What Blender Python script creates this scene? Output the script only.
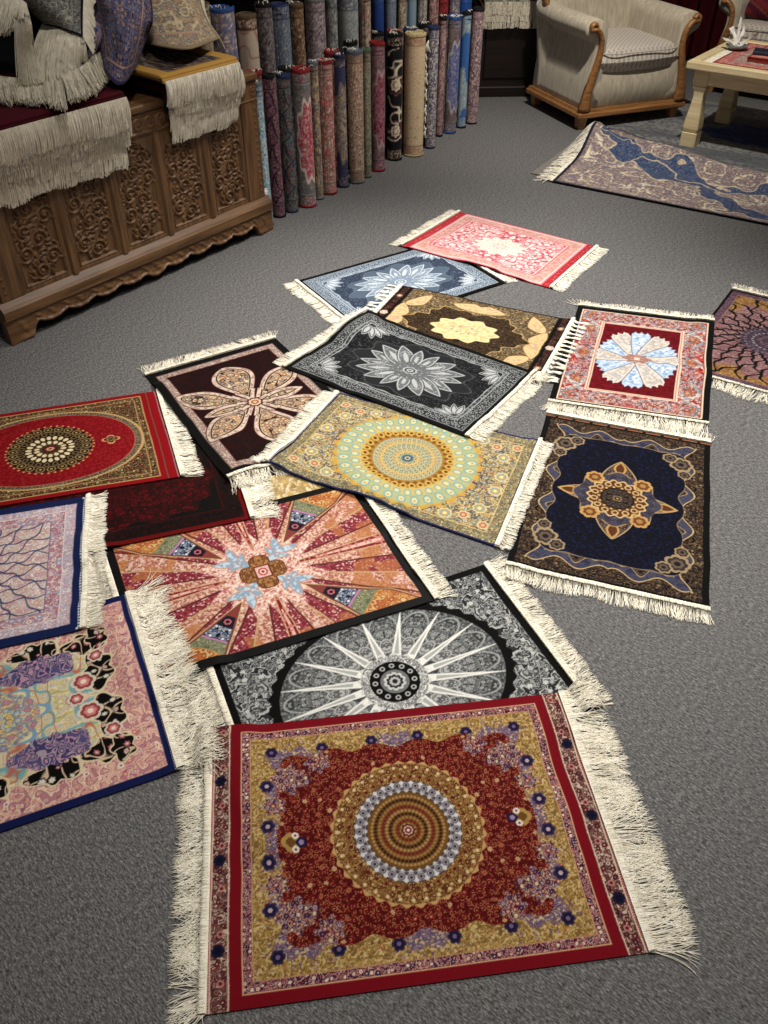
import bpy, bmesh, math, random
import numpy as np
from mathutils import Vector, Matrix

for o in list(bpy.data.objects): bpy.data.objects.remove(o)
SC = bpy.context.scene
COL = SC.collection
PI = math.pi
random.seed(4)

# ------------------------------------------------------------------ camera, light, exposure
FOC, TILT, CAMH = 850.0, math.radians(40.2), 1.4
cd = bpy.data.cameras.new('camera'); cam = bpy.data.objects.new('camera', cd); COL.objects.link(cam)
cd.sensor_fit = 'VERTICAL'; cd.sensor_height = 24; cd.lens = FOC/1024*24; cd.clip_start = .02
cam.location = (0, 0, CAMH); cam.rotation_euler = (PI/2-TILT, 0, 0)
SC.camera = cam
SC.view_settings.view_transform = 'Standard'; SC.view_settings.look = 'None'
SC.view_settings.gamma = 1; SC.view_settings.use_curve_mapping = False
SC.view_settings.exposure = 0.0
w = bpy.data.worlds.new('World'); SC.world = w; w.use_nodes = True
w.node_tree.nodes['Background'].inputs[0].default_value = (1, .96, .9, 1)
w.node_tree.nodes['Background'].inputs[1].default_value = .115
def lamp(name, loc, to, power, angle, size=.06, blend=.9, col=(1, .945, .86)):
    d = bpy.data.lights.new(name, 'SPOT'); o = bpy.data.objects.new(name, d); COL.objects.link(o)
    d.energy = power; d.spot_size = math.radians(angle); d.spot_blend = blend; d.shadow_soft_size = size; d.color = col
    o.location = loc; o.rotation_euler = (Vector(to)-Vector(loc)).to_track_quat('-Z', 'Y').to_euler()
lamp('ceiling_spot_middle', (.75, 2.75, 2.75), (.45, 2.3, 0), 490, 72)
lamp('ceiling_spot_front', (.25, .75, 2.75), (.0, .9, 0), 150, 95)
lamp('ceiling_spot_chair', (1.0, 3.65, 2.75), (1.45, 4.8, .2), 235, 72, col=(1, .92, .8))
lamp('ceiling_spot_rolls', (.9, 3.6, 2.75), (-.15, 4.1, .3), 150, 80)
lamp('ceiling_spot_chest', (-.2, 1.7, 2.75), (-1.0, 2.6, .5), 60, 70)

# ------------------------------------------------------------------ helpers
def lin(c):
    c = np.asarray(c, float)/255
    return np.where(c <= .04045, c/12.92, ((c+.055)/1.055)**2.4)
def ray(x, y):
    x -= 384; y -= 512; c, s = math.cos(TILT), math.sin(TILT)
    return np.array([x, FOC*c-y*s, -FOC*s-y*c])
def at(x, y, z=0.0):
    d = ray(x, y); return np.array([0, 0, CAMH])+d*((z-CAMH)/d[2])
def tag(o, label, cat, group=None):
    o['label'] = label; o['category'] = cat
    if group: o['group'] = group
    return o
def thing(name, label, cat, loc, rz=0, group=None):
    o = bpy.data.objects.new(name, None); COL.objects.link(o); o.empty_display_size = .05
    o.location = [float(v) for v in loc]; o.rotation_euler = (0, 0, rz)
    return tag(o, label, cat, group)
def place(name, me, mat, parent=None, loc=None):
    o = bpy.data.objects.new(name, me); COL.objects.link(o)
    if mat is not None: me.materials.append(mat)
    if parent is not None: o.parent = parent
    if loc is not None: o.location = loc
    return o
def npmesh(name, V, Q, mat, parent=None, cols=None, smooth=True):
    V = np.asarray(V, np.float32).reshape(-1, 3); Q = np.asarray(Q, np.int32)
    k = Q.shape[1]
    me = bpy.data.meshes.new(name)
    me.vertices.add(len(V)); me.vertices.foreach_set('co', V.ravel())
    me.loops.add(Q.size); me.loops.foreach_set('vertex_index', Q.ravel())
    me.polygons.add(len(Q)); me.polygons.foreach_set('loop_start', np.arange(0, Q.size, k, dtype=np.int32))
    if smooth: me.polygons.foreach_set('use_smooth', np.ones(len(Q), bool))
    me.update(calc_edges=True)
    if cols is not None:
        C = np.ones((len(V), 4), np.float32); C[:, :3] = lin(np.clip(cols, 0, 255).reshape(-1, 3))
        a = me.attributes.new('Col', 'FLOAT_COLOR', 'POINT'); a.data.foreach_set('color', C.ravel())
    return place(name, me, mat, parent)
def gridq(n, m, wrap=False):            # n rows (i), m columns (j): index i*m+j
    i, j = np.meshgrid(np.arange(n-1), np.arange(m if wrap else m-1), indexing='ij')
    j2 = (j+1) % m
    return np.stack([i*m+j, i*m+j2, (i+1)*m+j2, (i+1)*m+j], -1).reshape(-1, 4)
def bmobj(name, bm, mat, parent=None, smooth=False):
    bmesh.ops.recalc_face_normals(bm, faces=bm.faces)
    me = bpy.data.meshes.new(name); bm.to_mesh(me); bm.free()
    if smooth:
        for p in me.polygons: p.use_smooth = True
    return place(name, me, mat, parent)
def add_box(bm, x0, x1, y0, y1, z0, z1, bev=.004, seg=2):
    g = bmesh.ops.create_cube(bm, size=1)
    for v in g['verts']:
        v.co = Vector((x0+(v.co.x+.5)*(x1-x0), y0+(v.co.y+.5)*(y1-y0), z0+(v.co.z+.5)*(z1-z0)))
    if bev:
        es = list({e for v in g['verts'] for e in v.link_edges})
        bmesh.ops.bevel(bm, geom=es, offset=bev, segments=seg, affect='EDGES', profile=.5)
def box(name, x0, x1, y0, y1, z0, z1, mat, parent=None, bev=.004, seg=2, smooth=False):
    bm = bmesh.new(); add_box(bm, x0, x1, y0, y1, z0, z1, bev, seg); return bmobj(name, bm, mat, parent, smooth)
def add_loft(bm, rings, caps=True):     # rings: list of equally long closed point lists
    vs = [[bm.verts.new(p) for p in r] for r in rings]
    n = len(vs[0])
    for a, b in zip(vs, vs[1:]):
        for k in range(n): bm.faces.new((a[k], a[(k+1) % n], b[(k+1) % n], b[k]))
    if caps: bm.faces.new(vs[0][::-1]); bm.faces.new(vs[-1])
def loft(name, rings, mat, parent=None, smooth=True, caps=True):
    bm = bmesh.new(); add_loft(bm, rings, caps); return bmobj(name, bm, mat, parent, smooth)
def lathe_rings(prof, n=24, cx=0, cy=0): # (r, z) list
    return [[(cx+r*math.cos(2*PI*k/n), cy+r*math.sin(2*PI*k/n), z) for k in range(n)] for r, z in prof]
def tubes(P, R, sides=3):               # P (n,k,3) strands, R (n,k) radii
    n, k, _ = P.shape
    T = np.gradient(P, axis=1); T /= np.linalg.norm(T, axis=2, keepdims=True)+1e-9
    up = np.where(np.abs(T[..., 2:3]) > .8, np.array([1., 0, 0]), np.array([0, 0, 1.]))
    A = np.cross(T, up); A /= np.linalg.norm(A, axis=2, keepdims=True)+1e-9
    B = np.cross(A, T)
    ang = np.arange(sides)*2*PI/sides+PI/2
    V = P[:, :, None]+R[:, :, None, None]*(A[:, :, None]*np.cos(ang)[:, None]+B[:, :, None]*np.sin(ang)[:, None])
    q = gridq(k, sides, True)
    Q = (q[None]+(np.arange(n)*k*sides)[:, None, None]).reshape(-1, 4)
    return V.reshape(-1, 3), Q
def resample(A, n, axis):               # Catmull-Rom along an axis of control points
    A = np.moveaxis(np.asarray(A, float), axis, 0); m = len(A)
    t = np.linspace(0, m-1, n); i = np.clip(t.astype(int), 0, m-2); f = (t-i).reshape((-1,)+(1,)*(A.ndim-1))
    E = np.concatenate([2*A[:1]-A[1:2], A, 2*A[-1:]-A[-2:-1]]) 
    a, b, c, d = E[i], E[i+1], E[i+2], E[i+3]
    r = .5*((2*b)+(c-a)*f+(2*a-5*b+4*c-d)*f*f+(3*b-a-3*c+d)*f**3)
    return np.moveaxis(r, 0, axis)
def sweep(name, pts, rad, mat, parent=None, sides=8, n=24):
    P = resample(np.array(pts, float), n, 0)[None]; R = resample(np.array(rad, float).reshape(-1, 1), n, 0).T
    V, Q = tubes(P, R, sides); return npmesh(name, V, Q, mat, parent)

# ------------------------------------------------------------------ materials (procedural nodes)
def newmat(name, rough=.8, spec=.2):
    m = bpy.data.materials.new(name); m.use_nodes = True; nt = m.node_tree; b = nt.nodes['Principled BSDF']
    b.inputs['Roughness'].default_value = rough; b.inputs['Specular IOR Level'].default_value = spec
    return m, nt, b
def N(nt, t, **kw):
    n = nt.nodes.new(t)
    for k, v in kw.items():
        if hasattr(n, k): setattr(n, k, v)
        else: n.inputs[k].default_value = v
    return n
def coords(nt, scale=(1, 1, 1), rot=(0, 0, 0)):
    tc = N(nt, 'ShaderNodeTexCoord'); mp = N(nt, 'ShaderNodeMapping')
    mp.inputs['Scale'].default_value = scale; mp.inputs['Rotation'].default_value = rot
    nt.links.new(tc.outputs['Object'], mp.inputs[0]); return mp.outputs[0]
def ramp(nt, fac, stops):
    r = N(nt, 'ShaderNodeValToRGB'); e = r.color_ramp.elements
    while len(e) < len(stops): e.new(.5)
    for s, (p, c) in zip(e, stops): s.position = p; s.color = (*lin(c), 1)
    nt.links.new(fac, r.inputs[0]); return r.outputs[0]
def bump(nt, b, h, strength=.5, dist=.002):
    bp = N(nt, 'ShaderNodeBump'); bp.inputs['Strength'].default_value = strength; bp.inputs['Distance'].default_value = dist
    nt.links.new(h, bp.inputs['Height']); nt.links.new(bp.outputs[0], b.inputs['Normal'])
def mat_noise(name, stops, scale=40, rough=.8, spec=.2, stretch=(1, 1, 1), rot=(0, 0, 0), detail=4, bs=.4, bd=.002, sheen=0):
    m, nt, b = newmat(name, rough, spec); v = coords(nt, stretch, rot)
    n = N(nt, 'ShaderNodeTexNoise'); n.inputs['Scale'].default_value = scale; n.inputs['Detail'].default_value = detail
    nt.links.new(v, n.inputs['Vector'])
    nt.links.new(ramp(nt, n.outputs['Fac'], stops), b.inputs['Base Color'])
    if bs: bump(nt, b, n.outputs['Fac'], bs, bd)
    if sheen: b.inputs['Sheen Weight'].default_value = sheen
    return m
def mat_pile(name, sheen=.15, rough=.85):  # woven pattern held in the colour attribute, broken up by yarn noise
    m, nt, b = newmat(name, rough, .12)
    at_ = N(nt, 'ShaderNodeAttribute'); at_.attribute_name = 'Col'
    v = coords(nt); n = N(nt, 'ShaderNodeTexNoise'); n.inputs['Scale'].default_value = 650; n.inputs['Detail'].default_value = 2
    nt.links.new(v, n.inputs['Vector'])
    mr = N(nt, 'ShaderNodeMapRange'); mr.inputs[3].default_value = .72; mr.inputs[4].default_value = 1.28
    nt.links.new(n.outputs['Fac'], mr.inputs[0])
    mx = N(nt, 'ShaderNodeVectorMath', operation='SCALE')
    nt.links.new(at_.outputs['Color'], mx.inputs[0]); nt.links.new(mr.outputs[0], mx.inputs['Scale'])
    nt.links.new(mx.outputs[0], b.inputs['Base Color'])
    b.inputs['Sheen Weight'].default_value = sheen; b.inputs['Sheen Roughness'].default_value = .4
    bump(nt, b, n.outputs['Fac'], .35, .0012)
    return m
PILE = mat_pile('woven_pile', .04)
SILK = mat_pile('silk_pile', .12, .6)
FRINGE = mat_noise('cotton_fringe', [(.25, (226, 219, 201)), (.7, (244, 240, 228))], 60, .85, .1, bs=0)
FRINGE_OLD = mat_noise('unbleached_fringe', [(.25, (216, 207, 188)), (.7, (240, 233, 216))], 60, .85, .1, bs=0)

def mat_floor():
    m, nt, b = newmat('grey_loop_carpet', .95, .05)
    v0 = coords(nt, (1, 1, 1), (0, 0, .75)); mp = N(nt, 'ShaderNodeMapping'); mp.inputs['Scale'].default_value = (.3, 1, 1); nt.links.new(v0, mp.inputs[0]); v1 = mp.outputs[0]; v2 = coords(nt)
    a = N(nt, 'ShaderNodeTexNoise'); a.inputs['Scale'].default_value = 620; a.inputs['Detail'].default_value = 4
    c = N(nt, 'ShaderNodeTexNoise'); c.inputs['Scale'].default_value = 260; c.inputs['Detail'].default_value = 4
    vo = N(nt, 'ShaderNodeTexVoronoi'); vo.inputs['Scale'].default_value = 260
    nt.links.new(v1, a.inputs['Vector']); nt.links.new(v1, c.inputs['Vector']); nt.links.new(v2, vo.inputs['Vector'])
    ad = N(nt, 'ShaderNodeMath', operation='MULTIPLY_ADD'); ad.inputs[1].default_value = .6
    nt.links.new(a.outputs['Fac'], ad.inputs[0])
    ml = N(nt, 'ShaderNodeMath', operation='MULTIPLY'); ml.inputs[1].default_value = .4
    nt.links.new(c.outputs['Fac'], ml.inputs[0]); nt.links.new(ml.outputs[0], ad.inputs[2])
    nt.links.new(ramp(nt, ad.outputs[0], [(.36, (54, 54, 56)), (.5, (98, 97, 98)), (.64, (146, 145, 145))]), b.inputs['Base Color'])
    bump(nt, b, vo.outputs['Distance'], .5, .003)
    return m
FLOOR = mat_floor()
def mat_wood(name, dark, mid, light, sc=6, rough=.45, spec=.4, axis=(1, 14, 14)):
    m, nt, b = newmat(name, rough, spec); v = coords(nt, axis)
    n = N(nt, 'ShaderNodeTexNoise'); n.inputs['Scale'].default_value = sc; n.inputs['Detail'].default_value = 6; n.inputs['Distortion'].default_value = .6
    nt.links.new(v, n.inputs['Vector'])
    nt.links.new(ramp(nt, n.outputs['Fac'], [(.3, dark), (.5, mid), (.72, light)]), b.inputs['Base Color'])
    bump(nt, b, n.outputs['Fac'], .15, .001); return m
CHESTW = mat_wood('carved_oak', (72, 50, 31), (103, 73, 46), (126, 93, 61), 5)
CHESTV = mat_wood('carved_oak_upright', (72, 50, 31), (103, 73, 46), (126, 93, 61), 5, axis=(14, 14, 1))
TRIMW = mat_wood('honey_wood', (112, 74, 40), (146, 101, 58), (170, 124, 78), 5, .35, .5)
CREAMW = mat_wood('cream_painted_wood', (206, 186, 142), (224, 206, 164), (236, 222, 186), 4, .45, .4)
DARKW = mat_wood('dark_stained_wood', (16, 11, 10), (26, 18, 16), (36, 26, 22), 5, .4, .4)
UPH = mat_noise('beige_velour', [(.25, (160, 150, 132)), (.55, (184, 175, 157)), (.8, (204, 195, 178))], 22, .9, .1, (3, 3, .5), sheen=.3, bs=.1)
WALL = mat_noise('dark_plaster', [(.3, (34, 28, 28)), (.7, (44, 37, 36))], 8, .9, .1)
CURT = mat_noise('maroon_curtain', [(.3, (52, 12, 16)), (.7, (84, 22, 26))], 20, .9, .1, (6, 6, .5))

# ------------------------------------------------------------------ pattern toolkit (numpy, colours in sRGB 0-255)
def hsh(ix, iy, s):
    h = (ix.astype(np.int64)*374761393+iy.astype(np.int64)*668265263+int(s)*2147483) & 0xffffffff
    h = ((h ^ (h >> 13))*1274126177) & 0xffffffff
    return ((h ^ (h >> 16)) & 0xffff)/65535.0
def vn(x, y, s=0):
    ix = np.floor(x); iy = np.floor(y); fx = x-ix; fy = y-iy; fx = fx*fx*(3-2*fx); fy = fy*fy*(3-2*fy)
    ix = ix.astype(np.int64); iy = iy.astype(np.int64)
    a = hsh(ix, iy, s); b = hsh(ix+1, iy, s); c = hsh(ix, iy+1, s); d = hsh(ix+1, iy+1, s)
    return (a*(1-fx)+b*fx)*(1-fy)+(c*(1-fx)+d*fx)*fy
def fbm(x, y, s=0, o=3):
    r = 0; a = .5
    for k in range(o): r = r+a*vn(x*2**k, y*2**k, s+k*7); a *= .5
    return r/(1-.5**o)
def S(d, w=.0009): return np.clip(.5-d/(2*w), 0, 1)
class Cv:
    def __init__(s, X, Y, base):
        s.X, s.Y = X, Y; s.C = np.empty(X.shape+(3,)); s.C[:] = base
    def fill(s, m, col, a=1.0):
        s.C += (np.asarray(col, float)-s.C)*(np.asarray(m, float)*a)[..., None]
    def dense(s, m, sc, seed, cols, out, X=None, Y=None, al=.8):   # small interlocking arabesque cells with outlines
        X = s.X if X is None else X; Y = s.Y if Y is None else Y; x, y = X/sc, Y/sc
        wx = x+.8*vn(x*.9, y*.9, seed+1); wy = y+.8*vn(x*.9, y*.9, seed+2); k = len(cols); q = vn(wx, wy, seed)*k*1.7+hsh(np.floor(wx/2).astype(np.int64), np.floor(wy/2).astype(np.int64), seed+3)*.0; f = q % 1; q = q.astype(int) % k
        for i, c in enumerate(cols): s.fill(m*(q == i), c, al)
        if out is not None: s.fill(m*S(np.minimum(f, 1-f)-.09, .07), out, al)
    def flor(s, m, sc, seed, cols, out=None, rmin=.32, rmax=.5, pet=6, dens=1., X=None, Y=None, core=True, under=True):
        X = s.X if X is None else X; Y = s.Y if Y is None else Y
        if under and out is not None: s.dense(m, sc*.5, seed+40, list(cols)+[out], out, X, Y, .7)
        gx, gy = X/sc, Y/sc; ix = np.floor(gx).astype(np.int64); iy = np.floor(gy).astype(np.int64); nc = len(cols)
        for di in (-1, 0, 1):
            for dj in (-1, 0, 1):
                cx, cy = ix+di, iy+dj
                h = [hsh(cx, cy, seed*11+q) for q in range(5)]
                dx = gx-(cx+.5+(h[0]-.5)*.6); dy = gy-(cy+.5+(h[1]-.5)*.6)
                r = np.hypot(dx, dy); 
                R = (rmin+(rmax-rmin)*h[2])*(.87+.13*np.cos(pet*(np.arctan2(dy, dx)+h[4]*6)))*(1-.3*np.abs(np.sin(h[4]*40))*np.abs(np.sin(np.arctan2(dy, dx)+h[3]*9)))
                ok = m*(h[3] < dens); k = (h[4]*nc*.999).astype(int)
                if out is not None: s.fill(ok*S(r-R, .06), out)
                inner = ok*S(r-R*.78, .06)
                for q, c in enumerate(cols): s.fill(inner*(k == q), c)
                if core:
                    ci = ok*S(r-R*.3, .06)
                    for q in range(nc): s.fill(ci*(k == q), cols[(q+1) % nc])
    def curls(s, m, sc, seed, col, wd=.13, turns=1.4, X=None, Y=None):
        X = s.X if X is None else X; Y = s.Y if Y is None else Y
        gx, gy = X/sc, Y/sc; ix = np.floor(gx).astype(np.int64); iy = np.floor(gy).astype(np.int64)
        h1, h2 = hsh(ix, iy, seed), hsh(ix, iy, seed+5)
        dx = gx-ix-.5-(h1-.5)*.2; dy = gy-iy-.5-(h2-.5)*.2; r = np.hypot(dx, dy)
        t = (r/.5*turns+np.arctan2(dy, dx)/(2*PI)*np.where(h1 > .5, 1, -1)+h2) % 1
        s.fill(m*S(np.abs(t-.5)-wd, .06)*S(r-.56, .05), col)
    def vine(s, m, sc, seed, col, wd=.05, X=None, Y=None):
        X = s.X if X is None else X; Y = s.Y if Y is None else Y
        s.fill(m*S(np.abs(vn(X/sc, Y/sc, seed)-.5)-wd, .03), col)
    def speck(s, m, sc, seed, col, thr=.6, a=1.):
        s.fill(m*S(thr-vn(s.X/sc, s.Y/sc, seed), .06), col, a)
    def dots(s, m, r, th, rk, n, rad, col, ph=0., long=1.):
        dth = ((th*n/(2*PI)+ph) % 1)-.5
        s.fill(m*S(np.hypot((r-rk)/long, dth*2*PI/n*rk)-rad, .0009), col)
    def motif(s, m, dx, dy, R, pet, cols, amp=.09):
        r = np.hypot(dx, dy); lob = 1-2.2*amp+2.2*amp*np.abs(np.cos(pet*np.arctan2(dy, dx)/2))**.7
        for k, c in enumerate(cols): s.fill(m*S(r-R*lob*(1-k/len(cols))), c)
def frame(X, Y, a, b):
    dx, dy = a-np.abs(X), b-np.abs(Y)
    return np.minimum(dx, dy), np.where(dx < dy, Y, X)
def rbox(X, Y, a, b, r):
    qx = np.abs(X)-a+r; qy = np.abs(Y)-b+r
    return np.hypot(np.maximum(qx, 0), np.maximum(qy, 0))+np.minimum(np.maximum(qx, qy), 0)-r
def band(d, a, b): return S(a-d)*S(d-b)
def per(s, P): return s-np.round(s/P)*P
def leaf(x, y, L, W): # pointed petal from the origin along +x
    t = np.clip(x/L, 0, 1); hw = W*np.sin(PI*t**.8)**.8
    return np.maximum(np.abs(y)-hw, np.maximum(-x, x-L))
CR = (226, 214, 186)
# ------------------------------------------------------------------ carpet designs: f(X, Y, a, b) -> colours, origin at the carpet's middle
def p_front(X, Y, a, b):
    c = Cv(X, Y, (138, 26, 38)); AX, AY = np.abs(X), np.abs(Y); r = np.hypot(X, Y); th = np.arctan2(Y, X)
    a1 = a-.036; d, s = frame(X, Y, a1, b); ins = S(-d)
    # end strips
    st = S(a1-AX); c.fill(st, (186, 160, 140)); c.flor(st, .0135, 3, [(120, 34, 44), (206, 186, 160), (96, 40, 60), (150, 110, 90)], (70, 30, 40))
    dx = AX-(a-.018); dy = per(Y+.012, .075); dy2 = per(Y-.014, .15)
    c.motif(st, dx, dy2, .011, 6, [(40, 36, 66), (26, 28, 58)]); c.motif(st, dx+.004, dy, .006, 5, [(190, 130, 120), (120, 30, 44)])
    c.fill(st*band(a-AX, .0042, .0065), (222, 206, 180)); c.fill(st*band(a-AX, .0, .0042), (176, 26, 44)); c.fill(st*S(a-.0042-AX)*S(np.abs(per(Y, .004))-.001), (220, 190, 170))
    c.fill(st*band(AX-a1, .001, .003), (216, 196, 170))
    # red guard, floret border
    c.fill(ins*band(d, 0, .019), (140, 12, 36)); c.fill(ins*band(d, .019, .0215), (214, 176, 130))
    m = ins*band(d, .0215, .036); c.fill(m, (128, 36, 50)); c.flor(m, .0105, 5, [(226, 196, 176), (196, 140, 140), (62, 56, 100), (220, 206, 186)], (90, 20, 34), pet=5)
    c.fill(ins*band(d, .036, .038), (206, 172, 120))
    # wide gold and lavender border
    mainb = S(.038-d); gl = vn(AX/.045+3, AY/.045, 5)*.7+vn(AX/.02, AY/.02, 9)*.3+np.clip((.062-d)*9, -.16, .2)+.02
    c.fill(mainb, (172, 138, 74)); c.dense(mainb, .0062, 31, [(186, 150, 82), (160, 124, 62), (130, 96, 60), (196, 166, 104)], (120, 86, 46), AX, AY); c.fill(mainb*S(gl-.52, .05), (118, 98, 116)); c.dense(mainb*S(gl-.52, .05), .0062, 33, [(136, 116, 146), (112, 92, 124), (160, 138, 150), (116, 70, 84)], (84, 62, 92), AX, AY)
    c.flor(mainb, .0115, 8, [(150, 120, 150), (196, 158, 84), (116, 92, 124), (176, 66, 66), (206, 176, 120), (92, 80, 120)], None, X=AX, Y=AY, dens=.45, rmin=.2, rmax=.42)
    c.speck(mainb, .003, 4, (214, 186, 130), .72, .8)
    for ux, uy in ((.14, .030), (.045, .026), (.235, .03)): 
        c.motif(mainb, AX-ux, AY-(b-.038-uy), .012, 6, [(58, 46, 84), (38, 34, 66), (120, 96, 140)]); 
    for uy in (.03, .11): c.motif(mainb, AX-(a1-.066), AY-uy, .013, 6, [(62, 50, 92), (38, 36, 70), (186, 160, 170)])
    # red field
    fa, fb = a1-.084, b-.088
    wob = .008*np.cos(AX*75)*np.cos(AY*75)
    fd = rbox(X, Y, fa, fb+.012, .055)+wob
    fm = S(fd); c.fill(fm, (124, 22, 30))
    c.curls(fm, .0105, 12, (176, 122, 80), .14, 1.3, X=AX, Y=AY); c.speck(fm, .0045, 9, (92, 14, 22), .58, .8); c.flor(fm, .021, 13, [(176, 120, 76), (160, 40, 40), (206, 176, 130)], None, .2, .34, X=AX, Y=AY, dens=.55)
    # corner sprays
    for cx, cy, R in ((.205, .125, .034), (.15, .155, .026), (.232, .07, .022), (.175, .12, .014)):
        mm = S(np.hypot(AX-cx, AY-cy)-R*(.85+.15*np.cos(7*np.arctan2(AY-cy, AX-cx))))
        c.fill(mm, (122, 84, 98), .8); c.flor(mm, .012, int(cx*1e3), [(190, 168, 176), (60, 50, 92), (196, 120, 110), (214, 196, 150)], (86, 30, 44), X=AX, Y=AY)
    for sg in (1,):
        ex = AX-.205; c.motif(S(np.hypot(ex, Y)-.04), ex, Y, .017, 4, [(176, 140, 76), (120, 84, 40)])
        ex = AX-.187; c.motif(S(np.hypot(ex, Y)-.03), ex, Y, .010, 5, [(44, 40, 78), (150, 130, 170)])
        for q in (-1, 1): c.motif(S(np.hypot(AX-.197, Y-q*.012)-.02), AX-.197, Y-q*.012, .0062, 5, [(226, 216, 206), (206, 196, 196), (120, 40, 50)])
    # round medallion
    c.fill(S(r-.135-.003*np.cos(36*th)), (196, 156, 96)); c.fill(S(r-.131), (138, 98, 50))
    U, V = r, th*.112
    c.flor(band(r, .094, .131), .0112, 21, [(186, 146, 84), (160, 112, 62), (120, 62, 40), (206, 172, 112)], (92, 52, 30), X=U, Y=V)
    c.dots(1, r, th, .124, 36, .0032, (214, 190, 140)); c.dots(1, r, th, .104, 36, .003, (110, 40, 36), .5)
    c.fill(band(r, .0715, .0945), (74, 66, 74)); 
    c.fill(band(r, .0745, .0925), (190, 186, 188)); c.fill(band(r, .0765, .0775), (90, 84, 96))
    for rk, n, rad, col, ph in ((.0855, 32, .0062, (84, 78, 92), 0), (.0855, 32, .0046, (170, 166, 172), 0), (.0855, 32, .0028, (74, 60, 66), 0), (.0915, 32, .0036, (206, 204, 204), .5), (.0785, 32, .0036, (96, 88, 98), .5), (.074, 32, .003, (196, 190, 186), 0)): c.dots(1, r, th, rk, n, rad, col, ph)
    c.fill(S(r-.0715), (126, 88, 40))
    for k, rk in enumerate(np.arange(.012, .07, .0065)):
        n = max(8, int(2*PI*rk/.0068)); c.dots(S(r-.0712), r, th, rk, n, .0027, [(176, 136, 86), (130, 40, 40), (166, 120, 70), (70, 44, 34)][k % 4], .5*(k % 2))
    c.motif(S(r-.02), X, Y, .0125, 8, [(84, 20, 28), (206, 170, 150), (120, 24, 34), (226, 206, 186)], .1)
    return c.C
def p_navy(X, Y, a, b):
    c = Cv(X, Y, (9, 9, 13)); AX, AY = np.abs(X), np.abs(Y); d, s = frame(X, Y, a, b); th = np.arctan2(Y, X); r = np.hypot(X, Y)
    endd = b-AY
    c.fill(S(endd-.009), (176, 116, 84)); c.fill(S(endd-.009)*S(np.abs(per(X, .05))-.004), (30, 24, 26))
    m = S(.016-d); c.fill(m, (44, 36, 34)); c.flor(m, .0165, 3, [(140, 112, 82), (56, 56, 74), (96, 66, 52), (170, 146, 110)], (22, 19, 22), .26, .42, X=AX, Y=AY); 
    wv = .056+.014*np.sin(2*PI*np.where(a-AX < b-AY, AY/.11, AX/.105)+.6)
    m2 = S(wv-d); c.fill(S(wv-.005-d)*S(d-wv+.001), (206, 178, 132)); c.fill(m2, (70, 74, 104))
    c.flor(m2, .02, 6, [(86, 88, 116), (60, 62, 92)], (96, 92, 104), X=AX, Y=AY, dens=.7)
    wv2 = wv+.026+.01*np.cos(2*PI*np.where(a-AX < b-AY, AY/.055, AX/.0525))
    c.fill(S(wv2-.0035-d)*S(d-wv2), (190, 160, 116)); m3 = S(wv2-d); c.fill(m3, (58, 50, 48)); c.flor(m3, .016, 16, [(120, 100, 80), (76, 70, 84), (150, 124, 90)], (34, 30, 34), X=AX, Y=AY)
    fd = rbox(X, Y, a-.07, b-.085, .03)+.010*np.cos(AX*62)*np.cos(AY*56)
    f = S(fd); c.fill(S(fd-.003), (150, 130, 104)); c.fill(f, (16, 22, 50)); c.curls(f, .017, 3, (5, 6, 12), .13, 1.2, X=AX, Y=AY); c.speck(f, .004, 7, (40, 50, 88), .66, .8)
    # corner botehs
    for (cx, cy, R) in ((a-.075, b-.13, .03), (a-.105, b-.108, .02), (a-.065, b-.175, .018)):
        dx, dy = AX-cx, AY-cy; c.motif(S(np.hypot(dx, dy)-.05), dx, dy, R*1.1, 7, [(176, 152, 116), (74, 66, 70), (120, 104, 86), (50, 46, 56)])
    # pointed pendants, medallion
    for ang, L, W in ((0, .155, .034), (PI, .155, .034), (PI/2, .165, .05), (-PI/2, .165, .05)):
        x, y = X*math.cos(ang)+Y*math.sin(ang), -X*math.sin(ang)+Y*math.cos(ang)
        dd = leaf(x, y, L, W); c.fill(S(dd), (196, 166, 120)); c.fill(S(dd+.004), (92, 84, 88)); mm = S(dd+.006)
        c.flor(mm, .018, 9, [(150, 120, 84), (70, 66, 86), (196, 160, 110)], (58, 48, 48), X=np.abs(x), Y=np.abs(y))
        dd2 = leaf(x-L+.06, y, .056, .017); c.fill(S(dd2), (206, 160, 96)); c.fill(S(dd2+.006), (110, 70, 44))
    c.fill(S(r-.108-.008*np.cos(8*th)), (176, 146, 104)); c.fill(S(r-.104-.008*np.cos(8*th)), (86, 82, 100))
    c.flor(S(r-.10), .017, 11, [(112, 108, 124), (74, 70, 84)], (64, 60, 76), X=AX, Y=AY)
    for k in range(4):
        an = PI/4+k*PI/2; dx, dy = X-.098*math.cos(an)*.9, Y-.105*math.sin(an); c.motif(S(np.hypot(dx, dy)-.05), dx, dy, .026, 7, [(206, 162, 96), (132, 86, 52), (186, 140, 84)])
    c.fill(S(r-.076-.004*np.cos(18*th)), (216, 182, 128)); c.fill(S(r-.07-.004*np.cos(18*th)), (110, 72, 44))
    c.dots(1, r, th, .059, 14, .0095, (216, 184, 130)); c.dots(1, r, th, .059, 14, .0055, (120, 76, 46)); c.dots(1, r, th, .047, 14, .004, (206, 170, 116), .5)
    c.fill(S(r-.043), (30, 26, 28)); c.flor(S(r-.04), .0125, 14, [(140, 118, 92), (90, 84, 92), (116, 92, 70)], (40, 34, 36), X=AX, Y=AY); c.motif(S(r-.02), X, Y, .012, 6, [(150, 126, 96), (60, 44, 40), (176, 150, 110)])
    return c.C
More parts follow.
